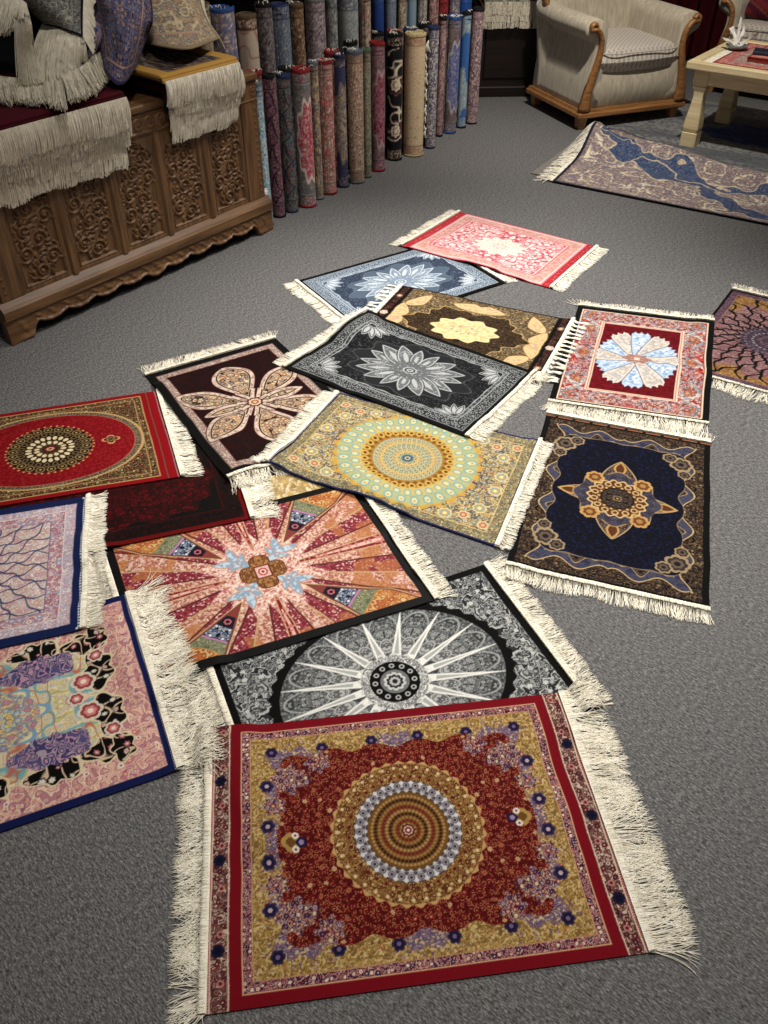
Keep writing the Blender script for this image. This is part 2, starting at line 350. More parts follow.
def p_daisy(X, Y, a, b):
    c = Cv(X, Y, (11, 9, 11)); AX, AY = np.abs(X), np.abs(Y); d, s = frame(X, Y, a, b)
    c.fill(S(.019-d), (222, 200, 176)); c.fill(S(.024-d), (120, 60, 56)); m = S(.026-d); c.fill(m, (186, 84, 80))
    c.speck(m, .008, 4, (216, 190, 176), .62); c.speck(m, .006, 14, (150, 40, 50), .62)
    bd, ss = frame(X, Y, a-.058, b-.058)
    for P, ph in ((.155, 0.), ):
        for (ux, uy) in ((.075, b-.062), (a-.062, .0), (a-.062, .16), (a-.06, b-.06)):
            dx, dy = AX-ux, AY-uy; el = np.hypot(dx/(1.5 if uy > .25 and ux < .1 else 1), dy/(1 if uy > .25 and ux < .1 else 1.5))
            el = el*(1+.14*np.sin(3*np.arctan2(dy, dx)+ux*30)); c.fill(m*S(el-.034), (216, 200, 184)); c.dense(m*S(el-.033), .009, 7, [(130, 146, 166), (206, 196, 184), (90, 104, 130)], (150, 100, 96), AX, AY); mm = m*S(el-.02); c.fill(mm, (186, 116, 92)); c.flor(mm, .012, 5, [(216, 190, 160), (150, 90, 84), (206, 150, 110)], (130, 60, 54), X=AX, Y=AY)
    c.flor(m*S(.5-vn(AX/.05, AY/.05, 3), .05), .02, 8, [(150, 168, 186), (214, 196, 180), (206, 130, 110)], (120, 50, 56), X=AX, Y=AY, dens=.4)
    c.fill(S(.094-d), (226, 204, 180)); c.fill(S(.099-d), (196, 128, 116)); c.fill(S(.102-d), (216, 196, 176)); c.fill(S(.106-d), (108, 18, 32))
    c.speck(S(.106-d), .007, 5, (128, 28, 42), .5)
    sx, sy = X/1.02, Y/1.25
    for k in range(12):
        an = k*PI/6+PI/2; ca, sa = math.cos(an), math.sin(an); x, y = sx*ca+sy*sa, -sx*sa+sy*ca
        L = .128+.016*(abs(sa) > .8); hw = .012+.19*np.clip(x, 0, 1)*.95
        tip = L-.010*np.abs(np.sin(y*160))+.006-np.abs(y)*.12
        dd = np.maximum(np.maximum(np.abs(y)-hw*.92, x-tip), -x)
        dd = np.maximum(dd, np.abs(y)-(.034-.1*np.maximum(0, x-.09)))
        col = (176, 198, 222) if k % 2 == 0 else (214, 206, 196)
        c.fill(S(dd-.002), (96, 70, 90)); c.fill(S(dd), col); c.speck(S(dd+.006), .007, k, (226, 226, 228) if k % 2 == 0 else (190, 176, 160), .55, .8); c.speck(S(dd+.006), .009, k+30, (120, 156, 200) if k % 2 == 0 else (170, 170, 180), .62, .7)
    c.fill(S(np.hypot(X/1.6, Y)-.026-.004*np.cos(8*np.arctan2(Y, X))), (172, 128, 116)); c.flor(S(np.hypot(X/1.6, Y)-.024), .012, 3, [(206, 180, 166), (150, 96, 90), (190, 150, 130)], None, X=AX, Y=AY)
    c.fill(S(np.hypot(X, Y)-.009), (226, 206, 190))
    return c.C
def p_leafmed(X, Y, a, b, ground, field, light, mid, edge, seed=3):
    c = Cv(X, Y, edge); AX, AY = np.abs(X), np.abs(Y); d, s = frame(X, Y, a, b)
    c.fill(S(.017-d), light, .9); c.fill(S(.0195-d), ground); m = S(.021-d)*S(d-.057)
    c.curls(m, .0175, seed, light, .13, 1.2, X=AX, Y=AY); c.flor(m, .0175, seed+2, [mid, light], None, .16, .26, X=AX+.008, Y=AY+.008)
    c.fill(band(d, .057, .0605), light, .9); c.fill(S(.0605-d), ground); c.flor(S(.0605-d), .013, seed+4, [light, mid], ground, X=AX, Y=AY, dens=.75)
    fd = rbox(X, Y, a-.070, b-.068, .012)+.003*np.cos(AX*90)*np.cos(AY*90)
    c.fill(S(fd), light); c.fill(S(fd+.003), field); f = S(fd+.004); c.curls(f, .0115, seed+6, mid, .1, 1.3, X=AX, Y=AY); c.speck(f, .004, 4, field, .5, .7)
    for an in (.1, .55, 1.02, 1.47):
        x, y = (a-.078)-AX, (b-.072)-AY
        xx, yy = x*math.cos(an)+y*math.sin(an), -x*math.sin(an)+y*math.cos(an); dd = leaf(xx-.012, yy, .062, .0125)
        c.fill(S(dd), light); c.fill(S(dd+.003), ground); c.fill(S(dd+.006), light)
    k = 0
    el = np.hypot(X/1.55, Y); th = np.arctan2(Y, X/1.55)
    c.fill(S(el-.135-.012*np.cos(10*th)), mid, .5); c.fill(S(el-.130-.012*np.cos(10*th)), ground)
    for ex, ey, W in ((.175, .03, .024), (.16, .075, .026), (.105, .108, .026), (.035, .118, .02)):
        L = math.hypot(ex, ey); an = math.atan2(ey, ex); x, y = AX*math.cos(an)+AY*math.sin(an), -AX*math.sin(an)+AY*math.cos(an)
        dd = leaf(x-.03, y, L-.03, W); c.fill(S(dd-.003), ground); c.fill(S(dd), light); c.fill(S(dd+.0045), mid); c.flor(S(dd+.005), .011, seed+9, [light, ground, light], None, .25, .42, X=x, Y=np.abs(y)); c.fill(S(leaf(x-.05, y, L-.09, W*.3)), light)
    r = np.hypot(X/1.3, Y); c.fill(S(r-.05-.004*np.cos(10*th)), mid); c.flor(S(r-.05), .012, seed+11, [light, ground, light], None, .25, .42, X=AX, Y=AY)
    c.motif(S(r-.03), X/1.3, Y, .02, 8, [light, ground, light, mid])
    return c.C
def p_charcoal(X, Y, a, b): return p_leafmed(X, Y, a, b, (52, 54, 58), (34, 35, 38), (176, 180, 182), (112, 116, 120), (7, 7, 8))
def p_bluegrey(X, Y, a, b): return p_leafmed(X, Y, a, b, (92, 108, 128), (58, 70, 92), (196, 208, 220), (132, 150, 172), (12, 15, 28), 13)
def p_sun(X, Y, a, b):
    c = Cv(X, Y, (36, 44, 96)); AX, AY = np.abs(X), np.abs(Y); d, s = frame(X, Y, a, b); r = np.hypot(X, Y); th = np.arctan2(Y, X)
    m = S(.006-d); c.fill(m, (150, 136, 92)); c.flor(m*S(d-.036), .0115, 2, [(196, 170, 110), (110, 130, 130), (140, 96, 66), (206, 196, 150)], (90, 84, 66), X=AX, Y=AY)
    c.fill(band(d, .034, .037), (206, 180, 116)); m = S(.037-d); c.fill(m, (160, 140, 90))
    c.flor(m, .02, 5, [(124, 164, 176), (206, 170, 90), (176, 120, 84), (196, 200, 180), (84, 92, 130)], (110, 92, 60), X=AX, Y=AY); c.vine(m, .022, 8, (92, 80, 100), .04, X=AX, Y=AY); c.speck(m, .003, 8, (226, 196, 120), .66, .7)
    for cx, cy in ((.245, .11), (.17, .165), (.265, .03)):
        dx, dy = AX-cx, AY-cy; c.motif(m, dx, dy, .020, 8, [(220, 190, 120), (120, 160, 176), (206, 160, 70), (236, 220, 160)])
    for cx, cy in ((.215, .15), (.272, .165)):
        dx, dy = AX-cx, AY-cy; c.motif(m, dx, dy, .016, 8, [(206, 190, 140), (184, 112, 90), (216, 170, 120)])
    R = .205
    c.fill(S(r-R-.006*np.cos(32*th)), (204, 158, 66)); c.fill(S(r-R+.010-.005*np.cos(32*th)), (176, 176, 120))
    c.dots(S(r-.197), r, th, .178, 32, .0125, (128, 168, 168), 0, 1.5); c.dots(S(r-.197), r, th, .178, 32, .0075, (206, 200, 150), 0, 1.6); c.dots(S(r-.197), r, th, .180, 32, .003, (196, 140, 60))
    c.fill(S(r-.158), (200, 176, 104)); c.dots(1, r, th, .147, 32, .0105, (136, 170, 164), .5, 1.4); c.dots(1, r, th, .147, 32, .006, (216, 200, 140), .5, 1.4)
    c.fill(S(r-.128), (176, 128, 52)); c.dots(1, r, th, .119, 32, .0095, (206, 168, 84), 0, 1.2); c.dots(1, r, th, .119, 32, .005, (116, 78, 36)); c.dots(1, r, th, .107, 32, .006, (140, 94, 40), .5)
    c.fill(S(r-.097), (192, 180, 130))
    for k, rk in enumerate(np.arange(.02, .095, .0105)):
        n = max(10, int(2*PI*rk/.0135)); c.dots(S(r-.097), r, th, rk, n, .0047, [(110, 128, 116), (196, 150, 70), (150, 132, 92), (120, 140, 140)][k % 4], .5*(k % 2), 1.2); c.dots(S(r-.097), r, th, rk, n, .002, (220, 206, 160), .5*(k % 2))
    c.fill(S(r-.017), (92, 120, 130)); c.motif(S(r-.017), X, Y, .013, 8, [(70, 96, 110), (196, 190, 150), (100, 84, 60)])
    return c.C
def p_pink(X, Y, a, b):
    c = Cv(X, Y, (196, 52, 62)); AX, AY = np.abs(X), np.abs(Y); a1 = a-.032; d, s = frame(X, Y, a1, b)
    st = S(a1-AX); c.flor(st*band(AX-a1, .004, .02), .012, 3, [(226, 150, 150), (180, 40, 54)], None)
    ins = S(-d); c.fill(ins*S(.004-d), (226, 150, 156)); c.fill(ins*S(.012-d), (236, 214, 206)); m = ins*S(.016-d)*S(d-.058); c.fill(m, (232, 206, 200)); c.flor(m, .03, 5, [(196, 170, 130), (214, 110, 120), (220, 170, 150)], (206, 140, 140), .22, .4, X=AX, Y=AY, dens=.8); c.vine(m, .02, 3, (214, 130, 136), .05, X=AX, Y=AY)
    c.fill(S(.058-d), (214, 110, 120)); c.fill(S(.064-d), (238, 220, 212)); f = S(.068-d); c.fill(f, (206, 64, 82))
    n = vn(AX/.034+.4, AY/.034+.2, 8); c.fill(f*S(np.abs(n-.52)-.13, .03), (240, 214, 210)); c.flor(f, .045, 9, [(242, 222, 216), (236, 190, 190)], (206, 64, 82), .3, .48, 6, .75, X=AX, Y=AY)
    el = np.hypot(X/1.35, Y); th = np.arctan2(Y, X/1.35); c.fill(S(el-.084-.01*np.cos(12*th)), (228, 120, 130)); c.fill(S(el-.078-.01*np.cos(12*th)), (232, 216, 206)); c.flor(S(el-.08), .016, 12, [(190, 180, 176), (226, 160, 150), (206, 190, 150)], None, .25, .42, X=AX, Y=AY)
    c.flor(S(el-.03), .013, 3, [(214, 120, 110), (226, 190, 160)], None, X=AX, Y=AY)
    return c.C
def p_petals(X, Y, a, b):
    c = Cv(X, Y, (8, 6, 7)); AX, AY = np.abs(X), np.abs(Y); d, s = frame(X, Y, a, b); th = np.arctan2(Y, X)
    c.fill(S(.024-d), (120, 100, 96)); m = S(.028-d); c.fill(m, (196, 178, 162)); c.flor(m*S(d-.05), .0125, 3, [(206, 190, 170), (150, 120, 120), (176, 140, 124)], (110, 84, 84), X=AX, Y=AY, dens=.8)
    c.fill(S(.05-d), (96, 50, 50)); c.fill(S(.053-d), (46, 9, 15)); c.speck(S(.053-d), .006, 4, (60, 14, 20), .5)
    def petal(an, L, W, rnd, seed):
        x, y = X*math.cos(an)+Y*math.sin(an), -X*math.sin(an)+Y*math.cos(an); t = np.clip(x/L, 0, 1)
        hw = W*(np.sin(PI*np.clip(t, 0, 1)**rnd)**.75)+.006*(t < .3)
        dd = np.maximum(np.abs(y)-hw, np.maximum(-x, x-L))*.9
        c.fill(S(dd), (90, 40, 44)); c.fill(S(dd+.003), (206, 184, 166)); c.speck(S(dd+.005)*S(-dd-.013), .006, seed, (150, 110, 104), .62, .8)
        c.fill(S(dd+.015), (40, 28, 32)); c.fill(S(dd+.019), (206, 180, 144)); mm = S(dd+.021); c.flor(mm, .023, seed, [(196, 146, 104), (224, 206, 172), (110, 108, 120), (210, 170, 130)], (120, 90, 76), X=x, Y=np.abs(y)); c.vine(mm, .018, seed, (40, 32, 36), .05, X=x, Y=np.abs(y))
    for an, L, W, rnd, sd in ((PI/2, .235, .07, 1.8, 3), (-PI/2, .235, .07, 1.8, 4), (.60, .24, .052, 1.6, 5), (-.60, .24, .052, 1.6, 6), (PI-.60, .24, .052, 1.6, 7), (PI+.60, .24, .052, 1.6, 8), (0, .165, .03, 1.2, 9), (PI, .165, .03, 1.2, 10)): petal(an, L, W, rnd, sd)
    c.motif(S(np.hypot(X, Y)-.05), X, Y, .026, 8, [(90, 40, 44), (214, 190, 160), (170, 96, 70), (216, 176, 130)])
    return c.C
def p_brown(X, Y, a, b):
    c = Cv(X, Y, (150, 124, 84)); AX, AY = np.abs(X), np.abs(Y); a1 = a-.04; d, s = frame(X, Y, a1, b)
    c.flor(S(-d), .02, 4, [(176, 150, 104), (116, 96, 70), (120, 120, 120), (196, 172, 130)], (84, 66, 48), X=AX, Y=AY); c.speck(S(-d), .004, 5, (92, 74, 48), .6); c.fill(S(d-.006), (40, 30, 24))
    for (cx, cy, an) in ((.215, .125, 2.15), (.03, .168, .12), (.245, .03, 1.5)):
        x, y = (AX-cx)*math.cos(an)+(AY-cy)*math.sin(an), -(AX-cx)*math.sin(an)+(AY-cy)*math.cos(an); dd = leaf(x+.055, y+.2*np.abs(x), .125, .03); c.fill(S(dd), (130, 100, 66)); c.fill(S(dd+.003), (214, 184, 130)); c.speck(S(dd+.008), .007, 8, (196, 160, 130), .6)
    th = np.arctan2(Y, X/1.5); el = np.hypot(X/1.5, Y)
    R = .138+.012*np.cos(6*th)+.006*np.cos(18*th); c.fill(S(el-R), (190, 156, 100)); c.fill(S(el-R+.004), (38, 29, 24)); c.flor(S(el-R+.006), .019, 6, [(110, 88, 62), (84, 66, 48), (126, 104, 76)], (40, 30, 26), .3, .45, X=AX, Y=AY)
    R2 = .076+.007*np.cos(10*th); c.fill(S(el-R2), (230, 204, 150)); c.speck(S(el-R2+.006), .008, 3, (206, 174, 120), .6, .7); c.flor(S(el-.034), .015, 3, [(190, 160, 150), (170, 120, 96), (140, 140, 150)], None, X=AX, Y=AY)
    st = S(a1-AX); c.fill(st, (10, 8, 9)); u = (AX-a1); c.flor(st*band(u, .008, .032), .014, 5, [(150, 76, 66), (110, 92, 76), (70, 50, 48)], (30, 22, 24), dens=.7); c.motif(st, u-.02, Y, .015, 6, [(216, 196, 176), (190, 150, 140), (226, 214, 200)]); c.motif(st, u-.02, AY-.14, .013, 6, [(150, 110, 90), (206, 186, 160)])
    return c.C
def p_star(X, Y, a, b):
    c = Cv(X, Y, (7, 6, 7)); AX, AY = np.abs(X), np.abs(Y); d, s = frame(X, Y, a, b); r = np.hypot(X, Y); th = np.arctan2(AY, AX)
    m = S(.022-d); c.fill(m, (184, 110, 84))
    q = np.abs(th-PI/4)                                 # 0 on the diagonals, pi/4 on the axes
    c.curls(m, .021, 5, (150, 76, 62), .13, 1.3, X=AX, Y=AY); c.dense(m, .012, 33, [(196, 124, 98), (176, 96, 80), (206, 146, 116)], (150, 74, 66), X, Y, .7); c.speck(m, .004, 3, (220, 170, 146), .62, .8)
    sec = np.floor(th/(PI/16)); alt = m*S(.5-(sec % 2), .2)
    c.fill(alt*S(.10-r, .02), (166, 56, 70), .85); c.speck(m*S(.08-r, .01), .0042, 6, (226, 190, 176), .64, .9); c.speck(alt, .0042, 9, (132, 34, 56), .5, .85)
    c.speck(m*band(r, .21, .45), .03, 14, (196, 120, 66), .55, .7)
    for k in range(0, 9): 
        ang = k*PI/16; dd = np.abs(np.sin(th-ang))*r; c.fill(m*S(.08-r)*S(dd-.0022), (112, 50, 46) if k % 2 else (196, 160, 110))
    c.fill(m*band(r, .10, .106), (110, 24, 44), .7)
    # pale inner disc
    R = .128+.02*np.cos(16*th); c.fill(m*S(r-R, .006), (224, 176, 158)); c.speck(m*S(r-R), .0045, 21, (190, 96, 92), .58, .8); c.speck(m*S(r-R), .004, 22, (240, 216, 202), .6, .8)
    # red spikes along the axes
    for x, y in ((AX, AY), (AY, AX)):
        hw = .004+.10*(x-.09); dd = np.maximum(np.abs(y)-hw*.62, .09-x); c.fill(m*S(dd-.003)*S(x-.33), (206, 170, 120)); c.fill(m*S(dd), (150, 26, 42)); c.fill(m*S(np.maximum(np.abs(y)-hw*.25, .13-x)), (226, 180, 160)); c.speck(m*S(dd), .006, 4, (206, 120, 110), .62)
    # ornate wedges on the diagonals
    x = (AX+AY)/math.sqrt(2); y = (AX-AY)/math.sqrt(2)
    hw = .30*np.clip(x-.11, 0, 1); hw = np.minimum(hw, .055); dd = np.maximum(np.abs(y)-hw, .11-x)
    c.fill(m*S(dd-.004), (206, 176, 120)); c.fill(m*S(dd-.0015), (116, 76, 60)); c.fill(m*S(dd), (150, 66, 60)); w_ = m*S(dd+.003)
    c.fill(w_*S(.155-x), (40, 38, 60)); c.motif(w_, x-.172, y, .014, 6, [(30, 30, 54), (206, 100, 110), (30, 28, 44)]); c.fill(w_*band(x, .19, .222), (30, 32, 56)); c.flor(w_*band(x, .188, .225), .0125, 3, [(196, 210, 226), (226, 220, 216), (120, 150, 190)], (26, 26, 44), X=x, Y=np.abs(y))
    c.fill(w_*band(x, .226, .232), (190, 120, 170)); c.fill(w_*S(.232-x), (126, 140, 104)); c.flor(w_*band(x, .232, .265), .013, 9, [(160, 172, 130), (110, 116, 90), (176, 160, 120)], (92, 96, 76), X=x, Y=np.abs(y)); c.fill(w_*S(.268-x), (214, 140, 60)); c.flor(w_*S(.27-x), .02, 5, [(226, 170, 96), (190, 96, 50), (220, 190, 130)], (160, 84, 44), X=x, Y=np.abs(y))
    # pale blue forked arms
    for dd in (leaf(x-.035, y, .06, .012), leaf((x-.07)*.8+np.abs(y)*.6, np.abs(y)*.8-(x-.07)*.6, .055, .010), leaf((x-.06)*.35+np.abs(y)*.94, np.abs(y)*.35-(x-.06)*.94, .035, .007)):
        c.fill(m*S(dd-.003), (196, 150, 130)); c.fill(m*S(dd), (138, 166, 194)); c.speck(m*S(dd), .006, 5, (196, 212, 222), .55, .8)
    x2, y2 = X, Y; dd = np.minimum(rbox(X, Y, .052, .022, .016), rbox(X, Y, .022, .052, .016)); c.fill(S(dd-.003), (120, 66, 30)); c.fill(S(dd), (176, 106, 50)); c.flor(S(dd), .012, 3, [(206, 150, 84), (130, 76, 40)], (110, 64, 36), X=AX, Y=AY)
    dq = np.maximum(AX, AY); c.fill(S(dq-.019), (110, 40, 40)); c.fill(S(dq-.016), (232, 180, 166)); c.motif(S(dq-.014), X, Y, .012, 8, [(190, 70, 70), (240, 200, 180), (170, 50, 60)])
    return c.C
def p_mono(X, Y, a, b):
    c = Cv(X, Y, (8, 8, 9)); AX, AY = np.abs(X), np.abs(Y); d, s = frame(X, Y, a, b)
    m = S(.018-d); c.fill(m, (72, 74, 76)); c.dense(m, .0085, 3, [(150, 153, 154), (92, 95, 97), (176, 178, 176), (60, 62, 64)], (36, 38, 40), AX, AY, 1); c.flor(m, .024, 5, [(186, 188, 186), (140, 143, 144), (196, 198, 196)], None, .25, .4, X=AX, Y=AY, dens=.7)
    ex, ey = .262, .205; el = np.hypot(X/ex, Y/ey); th = np.arctan2(Y/ey, X/ex); R = el*ey
    c.fill(S(R-ey-.003*np.cos(40*th)), (6, 6, 7)); c.fill(S(R-ey+.016), (92, 95, 98)); f = S(R-ey+.016)
    c.flor(f, .0125, 7, [(150, 154, 156), (112, 116, 118)], (66, 68, 70), X=AX, Y=AY)
    n = 16; q = ((th*n/(2*PI)) % 1)-.5; lat = q*2*PI/n*R
    pet = np.hypot((R-.145)/1.5, lat)-.026; c.fill(f*S(pet), (168, 171, 171)); c.fill(f*S(pet+.0025), (84, 87, 90)); c.flor(f*S(pet+.003), .013, 9, [(176, 178, 177), (120, 123, 125)], (66, 68, 70), X=R, Y=np.abs(lat)); 
    pet = np.hypot((R-.095)/1.6, lat)-.012; c.fill(f*S(pet), (180, 182, 180)); c.fill(f*S(pet+.002), (104, 107, 109)); c.dense(f*S(pet+.003), .006, 4, [(190, 192, 190), (110, 112, 114)], (70, 72, 74), R, np.abs(lat)); c.dots(f, R, th, .095, n, .004, (196, 198, 196), .5)
    q2 = ((th*n/(2*PI)+.5) % 1)-.5; lat2 = np.abs(q2)*2*PI/n*R; ray_ = lat2-(.0125*(1-R/(ey-.02)))*(1)-.0008; c.fill(f*S(.055-R)*S(ray_), (226, 226, 220)); c.fill(f*S(.07-R)*S(ray_+.004), (170, 172, 170))
    r = np.hypot(X, Y); t2 = np.arctan2(Y, X); c.fill(S(r-.072-.005*np.cos(16*t2)), (206, 208, 204)); c.flor(S(r-.07), .011, 4, [(150, 152, 152), (220, 220, 216)], (96, 98, 100), X=r, Y=t2*.06)
    c.fill(band(r, .03, .052), (7, 7, 8)); c.dots(1, r, t2, .041, 12, .0062, (176, 178, 176)); c.dots(1, r, t2, .041, 12, .0028, (40, 40, 42)); c.fill(S(r-.03), (120, 122, 124)); c.motif(S(r-.03), X, Y, .024, 10, [(196, 198, 196), (60, 62, 64), (180, 182, 180), (50, 52, 54)])
    return c.C
def p_oval(X, Y, a, b):
    c = Cv(X, Y, (156, 18, 30)); AX, AY = np.abs(X), np.abs(Y); a1 = a-.035; d, s = frame(X, Y, a1, b); st = S(a1-AX)
    c.fill(st*band(AX-a1, .010, .026), (160, 16, 30)); c.fill(st*band(a-AX, .006, .009), (150, 130, 130)); c.fill(st*band(AX-a1, 0, .003), (120, 90, 66))
    ins = S(-d); m = ins*S(.016-d); c.fill(m, (190, 156, 96)); m = ins*S(.020-d); c.fill(m, (44, 34, 28)); c.flor(m, .0135, 3, [(176, 150, 96), (120, 96, 62), (150, 44, 40), (200, 176, 120)], (36, 28, 24), X=AX, Y=AY)
    c.fill(ins*band(d, .036, .039), (186, 146, 90))
    el = (np.abs(X/(a1-.034))**2.15+np.abs(Y/(b-.042))**2.15)**(1/2.15); R = (el-1)*(b-.042); th = np.arctan2(Y, X)
    c.fill(S(R), (196, 160, 104)); c.fill(S(R+.006+.0016*np.cos(150*th)), (96, 76, 60)); c.flor(S(R+.007)*S(-R-.017), .01, 6, [(176, 150, 110), (120, 120, 110)], (70, 54, 44), X=AX, Y=AY); c.fill(S(R+.017), (196, 120, 84)); c.fill(S(R+.019), (146, 18, 30)); c.speck(S(R+.02), .004, 5, (170, 40, 46), .6, .8)
    r = np.hypot(X, Y); 
    c.dots(1, r, th, .118, 44, .0036, (206, 150, 90)); c.fill(S(r-.114), (46, 34, 28)); c.dots(1, r, th, .1, 22, .0125, (150, 124, 80), 0, 1.1); c.dots(1, r, th, .1, 22, .0085, (44, 34, 30), 0, 1.1); c.dots(1, r, th, .1, 22, .004, (186, 150, 90)); c.dots(1, r, th, .079, 22, .0085, (120, 98, 66), .5, 1.3); c.dots(1, r, th, .079, 22, .004, (40, 30, 26), .5, 1.3)
    c.dots(1, r, th, .058, 22, .0062, (226, 206, 160), 0, 1.5); c.fill(S(r-.046), (92, 70, 48)); c.dots(1, r, th, .036, 14, .006, (226, 206, 160), 0, 1.3); c.motif(S(r-.03), X, Y, .022, 8, [(60, 44, 36), (150, 40, 44), (206, 176, 130), (150, 40, 44)])
    ex = AX-.165; c.motif(S(np.hypot(ex, Y)-.05), ex, Y, .026, 4, [(206, 156, 100), (110, 24, 30), (130, 120, 80), (70, 60, 44)], .25)
    return c.C
def p_darkred(X, Y, a, b):
    c = Cv(X, Y, (120, 8, 22)); AX, AY = np.abs(X), np.abs(Y); d, s = frame(X, Y, a, b)
    m = S(.014-d); c.fill(m, (34, 12, 14)); c.flor(m*S(d-.06), .02, 3, [(70, 10, 18), (52, 26, 22)], (22, 10, 12), X=AX, Y=AY)
    c.fill(band(d, .058, .061), (80, 14, 22)); fd = rbox(X, Y, a-.07, b-.07, .12)+.012*np.cos(AX*60)*np.cos(AY*60); f = S(fd); c.fill(f, (96, 10, 24)); c.flor(f, .03, 6, [(74, 10, 20), (116, 18, 32)], (48, 8, 14), X=AX, Y=AY); c.curls(f, .02, 4, (52, 8, 14), .12, 1.2, X=AX, Y=AY)
    return c.C
def p_lattice(X, Y, a, b, kind):
    AX, AY = np.abs(X), np.abs(Y); d, s = frame(X, Y, a, b); r = np.hypot(X, Y); th = np.arctan2(Y, X)
    if kind == 'dusk':
        c = Cv(X, Y, (9, 8, 11)); m = S(.010-d); c.fill(m, (130, 96, 124)); c.flor(m*S(d-.034), .014, 3, [(160, 120, 140), (96, 70, 104), (180, 140, 130)], (84, 56, 80), X=AX, Y=AY); c.fill(band(d, .034, .038), (190, 140, 120)); m = S(.038-d)
        c.fill(m, (176, 120, 124)); c.flor(m, .017, 5, [(196, 150, 150), (150, 100, 112), (206, 170, 160)], (140, 84, 92), X=r, Y=th*.12); far = m*S(.255-r+.02*np.cos(12*th), .012); c.fill(far, (206, 156, 66), .85); c.flor(far, .018, 7, [(226, 186, 96), (190, 120, 70)], (150, 96, 60), X=AX, Y=AY); line = (24, 18, 24); R0 = .098; nl = 21; wd = .0026
    else:
        c = Cv(X, Y, (34, 48, 96)); m = S(.026-d); c.fill(m, (206, 184, 190)); c.flor(m*S(d-.052), .0135, 3, [(176, 194, 214), (200, 146, 150), (230, 220, 212)], (160, 140, 166), X=AX, Y=AY); c.fill(band(d, .05, .0525), (220, 206, 206)); m2 = S(.0525-d)*S(d-.085); c.fill(m2, (206, 170, 176)); c.flor(m2, .02, 4, [(226, 214, 206), (180, 110, 120), (160, 176, 206)], (170, 110, 120), X=AX, Y=AY); c.fill(band(d, .084, .0865), (110, 110, 150)); m = S(.0865-d)
        c.fill(m, (206, 190, 190)); c.flor(m, .019, 5, [(230, 222, 212), (196, 140, 146), (206, 206, 196), (206, 176, 140)], (190, 150, 154), X=AX, Y=AY); line = (66, 74, 118); R0 = .07; nl = 26; wd = .0013
        c.fill(S(np.abs(d-.006)-.0028)*S(np.abs(per(s, .009))-.003)*S(a-.014-AX), (210, 214, 224))
    lr = np.log(np.maximum(r, .02)/R0)
    for sg in (1, -1):
        ph = (th*nl/(2*PI)+sg*lr*1.1*nl/13+.10*np.sin(lr*24)) ; q = (ph % 1)-.5; c.fill(m*S(R0-r)*S(np.abs(q)*2*PI/nl*r*.62-wd), line)
    if kind == 'dusk':
        c.fill(S(r-R0-.006*np.cos(26*th)), (84, 66, 84)); c.flor(S(r-R0), .0135, 9, [(130, 104, 120), (66, 52, 72), (160, 130, 136), (110, 110, 140)], (50, 38, 56), X=r, Y=th*.07)
        for rk, n, col in ((.085, 32, (150, 126, 140)), (.06, 24, (176, 160, 170)), (.035, 16, (150, 110, 110))): c.dots(1, r, th, rk, n, .0045, col)
    else:
        c.fill(S(r-R0-.006*np.cos(20*th)), (150, 120, 150)); c.flor(S(r-R0), .016, 9, [(214, 200, 206), (120, 110, 156), (190, 120, 130)], (90, 80, 120), X=AX, Y=AY)
    return c.C
def p_dusk(X, Y, a, b): return p_lattice(X, Y, a, b, 'dusk')
def p_pale(X, Y, a, b): return p_lattice(X, Y, a, b, 'pale')
